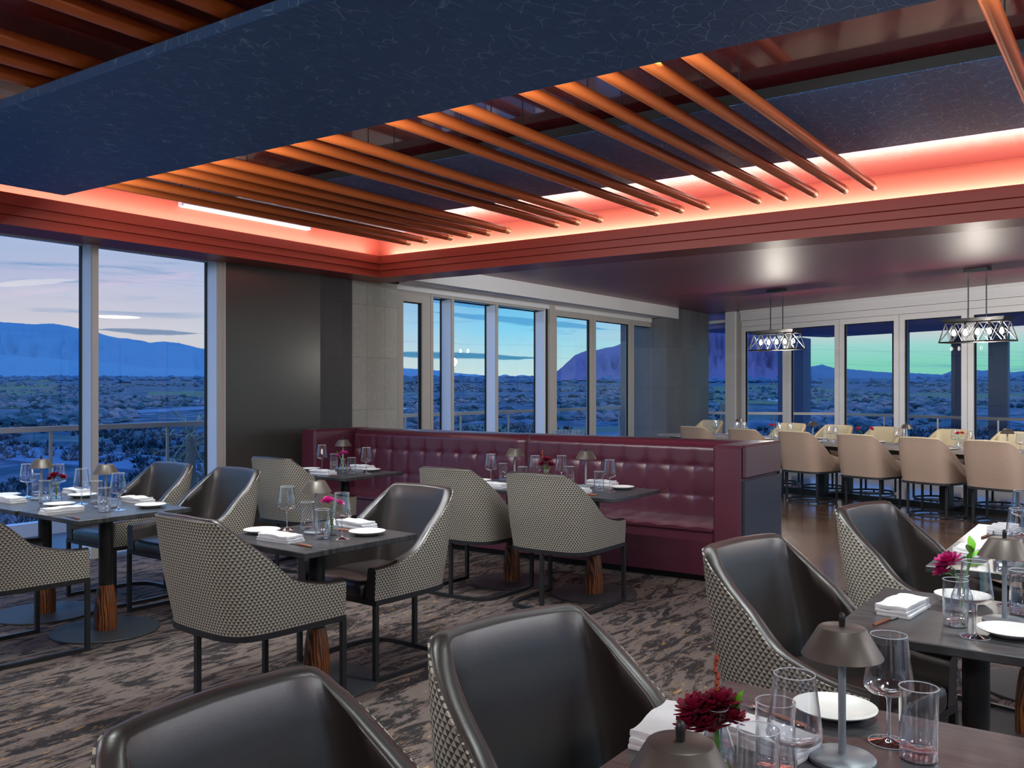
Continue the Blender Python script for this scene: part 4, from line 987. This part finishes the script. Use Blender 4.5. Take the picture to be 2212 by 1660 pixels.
# ------------------------------------------------------------------ land beyond the terrace
def ground_z(D,px):
    base=-5.2+.0155*max(0,D-60)
    return base+.9*noise.noise(Vector((px*.004,D*.01,3)))*min(1,D/80)
cols=[-700+40*i for i in range(92)]
Ds0=[16,20,26,34,44,56,70,86,104,126,152,184,222,268,324,392,474,573,693,838,1014,1227,1485,1797,2175,2600]
Ds=[q for a_,b_ in zip(Ds0[:-1],Ds0[1:]) for q in (a_,(a_+b_)/2)]+[Ds0[-1]]
def groundpt(px,D): dx,dy=ray(px); return (D*dx,D*dy,ground_z(D,px))
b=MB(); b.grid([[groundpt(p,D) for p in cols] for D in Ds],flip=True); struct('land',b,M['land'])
def ridge(name,prof,D0,D1,foot,mat,amp,rows=16,step=6,gul=.0):
    "height field whose crest follows the skyline; foot is the picture height of its base"
    x0,x1=prof[0][0],prof[-1][0]; xs_=[x0+step*i for i in range(int((x1-x0)/step)+1)]
    def crest(x):
        for (a,ya),(c,yc) in zip(prof[:-1],prof[1:]):
            if a<=x<=c: t=(x-a)/(c-a); return ya+(yc-ya)*t
        return prof[-1][1]
    g=[]
    for j in range(rows+4):
        t=j/(rows-1); D=D0+(D1-D0)*t; row=[]
        for x in xs_:
            dx,dy=ray(x); yc=crest(x)-1.4*noise.noise(Vector((x*.06,1,5)))-.7*noise.noise(Vector((x*.17,4,5))); zc=EYE-(yc-HY)/F_PX*D1; zf=EYE-(foot-HY)/F_PX*D0
            k=min(1,t)**.95; z=zf+(zc-zf)*k
            if t<1: z+= (zc-zf)*amp*sin(pi*t)*(noise.noise(Vector((x*.03,t*3,2)))+.6*noise.noise(Vector((x*.09,t*7,8)))) - gul*(zc-zf)*sin(pi*t)*abs(noise.noise(Vector((x*.035+t*.6,t*.6,11))))
            if t>1: z-= (zc-zf)*(t-1)*2.2
            row.append((D*dx,D*dy,z))
        g.append(row)
    b=MB(); b.grid(g,flip=True); o=struct(name,b,M[mat]); return o
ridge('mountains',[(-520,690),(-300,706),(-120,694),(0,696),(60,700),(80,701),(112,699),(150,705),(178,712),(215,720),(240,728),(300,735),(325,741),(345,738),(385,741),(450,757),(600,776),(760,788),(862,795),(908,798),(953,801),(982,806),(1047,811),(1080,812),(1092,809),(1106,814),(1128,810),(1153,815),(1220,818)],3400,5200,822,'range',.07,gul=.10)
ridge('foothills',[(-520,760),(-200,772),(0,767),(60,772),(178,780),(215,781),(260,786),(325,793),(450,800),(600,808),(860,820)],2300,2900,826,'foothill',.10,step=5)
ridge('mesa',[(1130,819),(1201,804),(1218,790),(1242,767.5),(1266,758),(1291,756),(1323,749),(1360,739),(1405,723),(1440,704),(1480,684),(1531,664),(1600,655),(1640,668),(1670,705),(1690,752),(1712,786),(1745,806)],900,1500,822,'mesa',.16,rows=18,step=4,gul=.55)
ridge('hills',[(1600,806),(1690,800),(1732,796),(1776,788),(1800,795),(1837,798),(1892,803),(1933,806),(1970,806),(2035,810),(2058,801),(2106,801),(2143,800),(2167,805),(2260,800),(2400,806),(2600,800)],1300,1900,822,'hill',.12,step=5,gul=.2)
# ribbons laid over the land: roads, fairways, bunkers
def ribbon(name,edge,mat,lift=.16,kind='structure'):
    "edge: list of (px, near py, far py) in the flat picture of the land"
    def hit(px,py):
        lo,hi=14.0,2500.0
        for _ in range(60):
            m=sqrt(lo*hi); z=EYE-(py-HY)/F_PX*m
            if z>ground_z(m,px)+lift: lo=m
            else: hi=m
        return m_pt(px,lo,lift)
    def m_pt(px,D,l): x,y,z=groundpt(px,D); return (x,y,z+l)
    g=[]
    e2=[]
    for a,c in zip(edge[:-1],edge[1:]):
        for k in range(8): t=k/8; e2.append(tuple(a[i]+(c[i]-a[i])*t for i in range(3)))
    e2.append(edge[-1])
    for f in (0,.25,.5,.75,1): g.append([hit(px,n+(r_-n)*f) for px,n,r_ in e2])
    g.insert(0,[(x,y,z-.8) for x,y,z in g[0]]); b=MB(); b.grid(g,flip=True); o=link(name,b.mesh(name,M[mat])); o['kind']=kind; return o
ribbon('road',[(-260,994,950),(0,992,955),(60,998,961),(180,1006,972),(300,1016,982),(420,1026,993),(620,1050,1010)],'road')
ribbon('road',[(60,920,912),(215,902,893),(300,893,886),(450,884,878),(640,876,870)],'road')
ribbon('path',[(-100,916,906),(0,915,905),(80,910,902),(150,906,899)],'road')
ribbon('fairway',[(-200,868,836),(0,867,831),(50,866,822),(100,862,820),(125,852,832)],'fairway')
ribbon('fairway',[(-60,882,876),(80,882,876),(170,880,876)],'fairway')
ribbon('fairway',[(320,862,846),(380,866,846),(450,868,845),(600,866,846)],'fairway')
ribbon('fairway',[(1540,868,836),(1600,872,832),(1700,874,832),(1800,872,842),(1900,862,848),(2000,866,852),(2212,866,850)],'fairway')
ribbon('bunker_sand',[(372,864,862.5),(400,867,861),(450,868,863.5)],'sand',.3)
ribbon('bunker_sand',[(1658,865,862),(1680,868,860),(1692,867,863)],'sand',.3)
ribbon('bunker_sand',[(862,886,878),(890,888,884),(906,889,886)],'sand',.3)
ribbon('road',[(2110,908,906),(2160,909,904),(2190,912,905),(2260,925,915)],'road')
# desert scrub: uncountable tufts in one mesh
rs=random.Random(11); ico=None
t=(1+5**.5)/2
IV=[Vector(p).normalized() for p in ((-1,t,0),(1,t,0),(-1,-t,0),(1,-t,0),(0,-1,t),(0,1,t),(0,-1,-t),(0,1,-t),(t,0,-1),(t,0,1),(-t,0,-1),(-t,0,1))]
IF=[(0,11,5),(0,5,1),(0,1,7),(0,7,10),(0,10,11),(1,5,9),(5,11,4),(11,10,2),(10,7,6),(7,1,8),(3,9,4),(3,4,2),(3,2,6),(3,6,8),(3,8,9),(4,9,5),(2,4,11),(6,2,10),(8,6,7),(9,8,1)]
def tufts(n,D0,D1,r0,r1,seed,pxr=(-520,2500)):
    rr=random.Random(seed); b=MB(); c=0
    while c<n:
        px=rr.uniform(*pxr); D=D0*(D1/D0)**rr.random()
        if noise.noise(Vector((px*.004,math.log(D)*3.2,seed)))<-.08: continue
        x,y,z=groundpt(px,D); s=rr.uniform(r0,r1); h=rr.uniform(.45,.9)
        b.add([(x+v.x*s*rr.uniform(.7,1.25),y+v.y*s*rr.uniform(.7,1.25),z+s*h*.3+v.z*s*h*rr.uniform(.7,1.2)) for v in IV],IF,True); c+=1
    return b
def grassy(n,D0,D1,r0,r1,seed,pxr=(-520,2500)):
    rr=random.Random(seed); b=MB(); c=0
    while c<n:
        px=rr.uniform(*pxr); D=D0*(D1/D0)**rr.random()
        if noise.noise(Vector((px*.004,math.log(D)*3.2,seed)))<-.12: continue
        x,y,z=groundpt(px,D); s=rr.uniform(r0,r1); vs=[];fs=[]
        for k in range(20):
            a=rr.uniform(0,2*pi); e_=rr.uniform(.25,1.25); l=s*rr.uniform(.6,1.15); q=rr.uniform(0,.35)*s; a2=rr.uniform(0,2*pi)
            ox,oy=x+q*cos(a2),y+q*sin(a2); w=s*.09; i=len(vs)
            tx,ty,tz=ox+l*cos(a)*cos(e_),oy+l*sin(a)*cos(e_),z+l*sin(e_)
            mx_,my_,mz_=ox+.55*l*cos(a)*cos(e_),oy+.55*l*sin(a)*cos(e_),z+.62*l*sin(e_)
            vs+=[(ox-w*sin(a),oy+w*cos(a),z-.05),(ox+w*sin(a),oy-w*cos(a),z-.05),(mx_+w*1.3*sin(a),my_-w*1.3*cos(a),mz_),(mx_-w*1.3*sin(a),my_+w*1.3*cos(a),mz_),(tx,ty,tz)]
            fs+=[(i,i+1,i+2,i+3),(i+3,i+2,i+4)]
        b.add(vs,fs,False); c+=1
    return b
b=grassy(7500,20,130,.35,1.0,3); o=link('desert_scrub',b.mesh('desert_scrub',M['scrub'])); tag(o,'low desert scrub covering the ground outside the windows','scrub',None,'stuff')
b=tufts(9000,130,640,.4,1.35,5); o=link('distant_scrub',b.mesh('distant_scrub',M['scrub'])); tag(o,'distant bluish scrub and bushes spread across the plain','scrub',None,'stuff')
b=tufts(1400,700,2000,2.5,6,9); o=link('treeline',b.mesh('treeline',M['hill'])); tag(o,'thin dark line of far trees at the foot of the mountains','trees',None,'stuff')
# palms outdoors
def palm(name,label,loc,h,seed,n=26,sc=1.0):
    rr=random.Random(seed); r=thing(name,label,'palm',loc)
    b=MB(); b.tube([(0,0,0),(.03,.02,h*.4),(0,.03,h*.8),(.01,0,h)],[.10*sc,.085*sc,.08*sc,.10*sc],12); part('trunk',b,M['trunk'],r)
    for k in range(n):
        a=2*pi*k/n*2.4+rr.uniform(-.2,.2); e=rr.uniform(-.9,1.3); l=rr.uniform(.45,.95)*sc; b=MB()
        d=Vector((cos(a)*cos(e),sin(a)*cos(e),sin(e))); pts=[]
        for s in range(6): t=s/5; p=d*(l*t); pts.append((p.x,p.y,p.z-.35*l*t*t))
        b.tube(pts,[.012*sc,.010*sc,.009*sc,.008*sc,.006*sc,.003*sc],5)
        tip=Vector(pts[-2]); 
        for q in range(7):
            w=rr.uniform(-.8,.8); dd=(d+Vector((rr.uniform(-.7,.7),rr.uniform(-.7,.7),rr.uniform(-.8,.3)))).normalized(); leaf(b,tip,dd,.30*sc,.03*sc)
        part('frond',b,M['frond'],r,(0,0,h-.05*rr.random()*6*sc))
    return r
x,y,z=at_depth(412,1000,12.5); palm('palm','bare spiky palm outside the second left window',(x,y,-5.0),5.85,4,30,.72)
x,y,z=at_depth(1562,940,27.0); palm('palm','spiky palm outside the small window beside the slate column',(x,y,-5.0),6.0,8,16,.9)
# ------------------------------------------------------------------ dusk sky
w=bpy.data.worlds.new('dusk_sky'); scene.world=w; w.use_nodes=True; nt=w.node_tree; nt.nodes.clear()
out=nt.nodes.new('ShaderNodeOutputWorld'); bg=nt.nodes.new('ShaderNodeBackground'); nt.links.new(bg.outputs[0],out.inputs[0])
tc=nt.nodes.new('ShaderNodeTexCoord'); sp=node(nt,'ShaderNodeSeparateXYZ',{0:tc.outputs['Generated']})
el=mth(nt,'MAXIMUM',sp.outputs[2],0.0)
def dirdot(px):
    dx,dy=ray(px); v=Vector((dx,dy,0)).normalized()
    return mth(nt,'ADD',mth(nt,'MULTIPLY',sp.outputs[0],v.x),mth(nt,'MULTIPLY',sp.outputs[1],v.y))
e2=mth(nt,'MULTIPLY',el,4.0)
left=ramp(nt,e2,[(0,lin((224,216,208))),(.25,lin((212,206,214))),(.45,lin((192,192,218))),(.68,lin((168,192,224))),(1,lin((124,168,212)))])
midd=ramp(nt,e2,[(0,lin((210,230,220))),(.12,lin((186,224,230))),(.25,lin((134,214,242))),(.40,lin((104,186,236))),(.7,lin((92,158,218))),(1,lin((84,134,198)))])
righ=ramp(nt,e2,[(0,lin((120,204,176))),(.10,lin((130,210,186))),(.17,lin((156,214,204))),(.23,lin((204,208,212))),(.30,lin((176,192,222))),(.42,lin((96,146,228))),(1,lin((90,136,210)))])
kl=mth(nt,'MULTIPLY',mth(nt,'SUBTRACT',dirdot(180),.91),11,clamp=True); kr=mth(nt,'MULTIPLY',mth(nt,'SUBTRACT',dirdot(1950),.93),16,clamp=True)
c=mixc(nt,kl,midd,left); c=mixc(nt,kr,c,righ)
# streaky clouds low in the sky
mp=node(nt,'ShaderNodeMapping',{0:tc.outputs['Generated'],'Scale':(3.2,3.2,46)}); n1=noi(nt,mp.outputs[0],1.6,5,.6,.5)
n2=noi(nt,node(nt,'ShaderNodeMapping',{0:tc.outputs['Generated'],'Scale':(2.2,2.2,26)}).outputs[0],1.3,4,.55,.3)
k1=mth(nt,'MULTIPLY',mth(nt,'SUBTRACT',n1,.59),7,clamp=True); k2=mth(nt,'MULTIPLY',mth(nt,'SUBTRACT',n2,.56),6,clamp=True)
c=mixc(nt,mth(nt,'MULTIPLY',k1,.6),c,lin((84,146,194))); c=mixc(nt,mth(nt,'MULTIPLY',k2,.3),c,lin((214,214,228)))
az=node(nt,'ShaderNodeMath',{0:sp.outputs[1],1:sp.outputs[0]},operation='ARCTAN2').outputs[0]
def azi(px): dx,dy=ray(px); return atan2(dy,dx)
def bank(c,px0,px1,py0,py1,thick,col,amt):
    "one long flat cloud between two bearings"
    a0,a1=azi(px0),azi(px1); t=mth(nt,'DIVIDE',mth(nt,'SUBTRACT',az,a0),a1-a0)
    z0,z1=[(HY-py)/F_PX/sqrt(1+((px-1106)/F_PX)**2) for px,py in ((px0,py0),(px1,py1))]
    zc=mth(nt,'ADD',z0,mth(nt,'MULTIPLY',t,z1-z0)); wob=mth(nt,'MULTIPLY',mth(nt,'SUBTRACT',noi(nt,node(nt,'ShaderNodeMapping',{0:tc.outputs['Generated'],'Scale':(9,9,30)}).outputs[0],2.0,4),.5),.006)
    env=mth(nt,'MULTIPLY',mth(nt,'MULTIPLY',t,mth(nt,'SUBTRACT',1.0,t)),4.0,clamp=True)
    d=mth(nt,'DIVIDE',mth(nt,'ABSOLUTE',mth(nt,'ADD',mth(nt,'SUBTRACT',sp.outputs[2],zc),wob)),mth(nt,'MAXIMUM',mth(nt,'MULTIPLY',env,thick),.0001))
    k=mth(nt,'MULTIPLY',mth(nt,'SUBTRACT',1.15,d),2.2,clamp=True); k=mth(nt,'MULTIPLY',k,amt); return mixc(nt,k,c,col)
c=bank(c,780,1175,763,774,.0036,lin((40,128,174)),.9)
c=bank(c,205,430,713,723,.0028,lin((92,128,168)),.8)
c=bank(c,930,1320,676,712,.0042,lin((64,150,206)),.7)
c=bank(c,900,1180,650,668,.0036,lin((58,146,210)),.7)
c=bank(c,-40,170,618,606,.003,lin((226,224,232)),.7)
zen=mth(nt,'MULTIPLY',mth(nt,'SUBTRACT',sp.outputs[2],.22),4.0,clamp=True)
ground=mth(nt,'MULTIPLY',sp.outputs[2],-30,clamp=True); c=mixc(nt,ground,c,lin((60,80,110)))
nt.links.new(c,bg.inputs[0]); nt.links.new(mth(nt,'ADD',1.0,mth(nt,'MULTIPLY',zen,2.0)),bg.inputs[1])
# ------------------------------------------------------------------ lamps
def area(name,loc,rot,sx,sy,en,col):
    l=bpy.data.lights.new(name,'AREA'); l.shape='RECTANGLE'; l.size=sx; l.size_y=sy; l.energy=en; l.color=col
    o=link(name,l,None,loc); o.rotation_euler=rot; return o
WARM=(1.0,.89,.82)
# LED strips lying in the cove, facing up and toward the coloured wall
X_L=7.67+.135; Y_L=7.19+.135
area('cove_strip_left',(1.9,Y_L,3.004),(pi+radians(12),0,0),11.5,.05,52,WARM)
area('cove_strip_right',(X_L,1.1,3.004),(pi,radians(12),0),.05,12.2,54,WARM)
area('cove_strip_room',(X_L-.03,1.1,3.006),(0,radians(105),0),.02,12.2,42,WARM)
area('cove_strip_room',(1.9,Y_L-.03,3.006),(radians(-105),0,0),11.5,.02,30,WARM)
def spot(name,loc,tgt,en,col,ang=60,blend=.7,size=.05):
    l=bpy.data.lights.new(name,'SPOT'); l.energy=en; l.color=col; l.spot_size=radians(ang); l.spot_blend=blend; l.shadow_soft_size=size
    o=link(name,l,None,loc); d=Vector(tgt)-Vector(loc); o.rotation_euler=d.to_track_quat('-Z','Y').to_euler(); return o
COOL=(.92,1.0,.97)
for k,(x,y,e) in {'a':(3.19,5.6,140),'b':(3.24,3.5,200),'c':(5.7,5.8,140),'d':(5.7,3.7,190),'e':(1.87,.5,70),'f':(3.25,.45,130),'g':(4.9,.4,6),'h':(1.3,2.6,120),'i':(4.2,2.2,90)}.items():
    spot('down_spot',(x-.25,y-.25,2.93 if 2.3<x<3.8 else 3.15),(x,y,.75),e,COOL,80)
spot('down_spot',(10.2,3.2,2.97),(9.5,3.2,0),140,(.95,.98,1),110)  # this pair is added fill for the plank floor, no real fittings
spot('down_spot',(9.6,.2,2.97),(9.4,.2,0),140,(.95,.98,1),110)
# added fill strips, hidden behind the near panel's edge and the ceiling step
area('fill_strip',(3.765,3.2,2.99),(0,radians(-36),0),.03,6.4,125,(.95,.98,1.0))
area('fill_strip',(8.115,.9,2.93),(0,radians(-86),0),.06,10.0,300,(.93,.98,1.0))
# added fill discs, unseen behind and beside the camera, brightening the room
def disc(loc,rot,r,en,col):
    l=bpy.data.lights.new('fill_disc','AREA'); l.shape='DISK'; l.size=r; l.energy=en; l.color=col
    o=link('fill_disc',l,None,loc); o.rotation_euler=rot; return o
for x,y in ((-2.5,.5),(-2.5,4.5),(0,6),(.5,-2.5),(4,-2.5),(7,-2.5),(10.5,-1.5)): disc((x,y,2.92),(0,0,0),.9,70,(.94,.97,1.0))
# added upward fill discs, out of view, brightening the ceiling and tubes
for x,y in ((-3.5,1.5),(-3.5,4.5),(1.5,-4.6),(5.5,-4.6)): disc((x,y,1.9),(pi,0,0),.6,170,(1,.94,.9))
# ------------------------------------------------------------------ camera
cam=bpy.data.cameras.new('camera'); cam.sensor_width=36.0; cam.lens=F_PX/2212*36.0; cam.shift_y=(HY-830)/2212.0; cam.clip_start=.05; cam.clip_end=12000
co=link('camera',cam,None,(0,0,EYE)); co.rotation_euler=(pi/2,0,YAW-pi/2); scene.camera=co
vs=scene.view_settings; vs.view_transform='Standard'; vs.look='None'; vs.gamma=1.0; vs.exposure=0.0; vs.use_curve_mapping=False
cy=scene.cycles; cy.use_denoising=True; cy.max_bounces=12; cy.transparent_max_bounces=40; cy.diffuse_bounces=4; cy.glossy_bounces=5; cy.transmission_bounces=10
cy.sample_clamp_indirect=6.0; cy.caustics_reflective=False; cy.caustics_refractive=False
try: cy.denoiser='OPENIMAGEDENOISE'; cy.denoising_input_passes='RGB_ALBEDO_NORMAL'
except Exception: pass
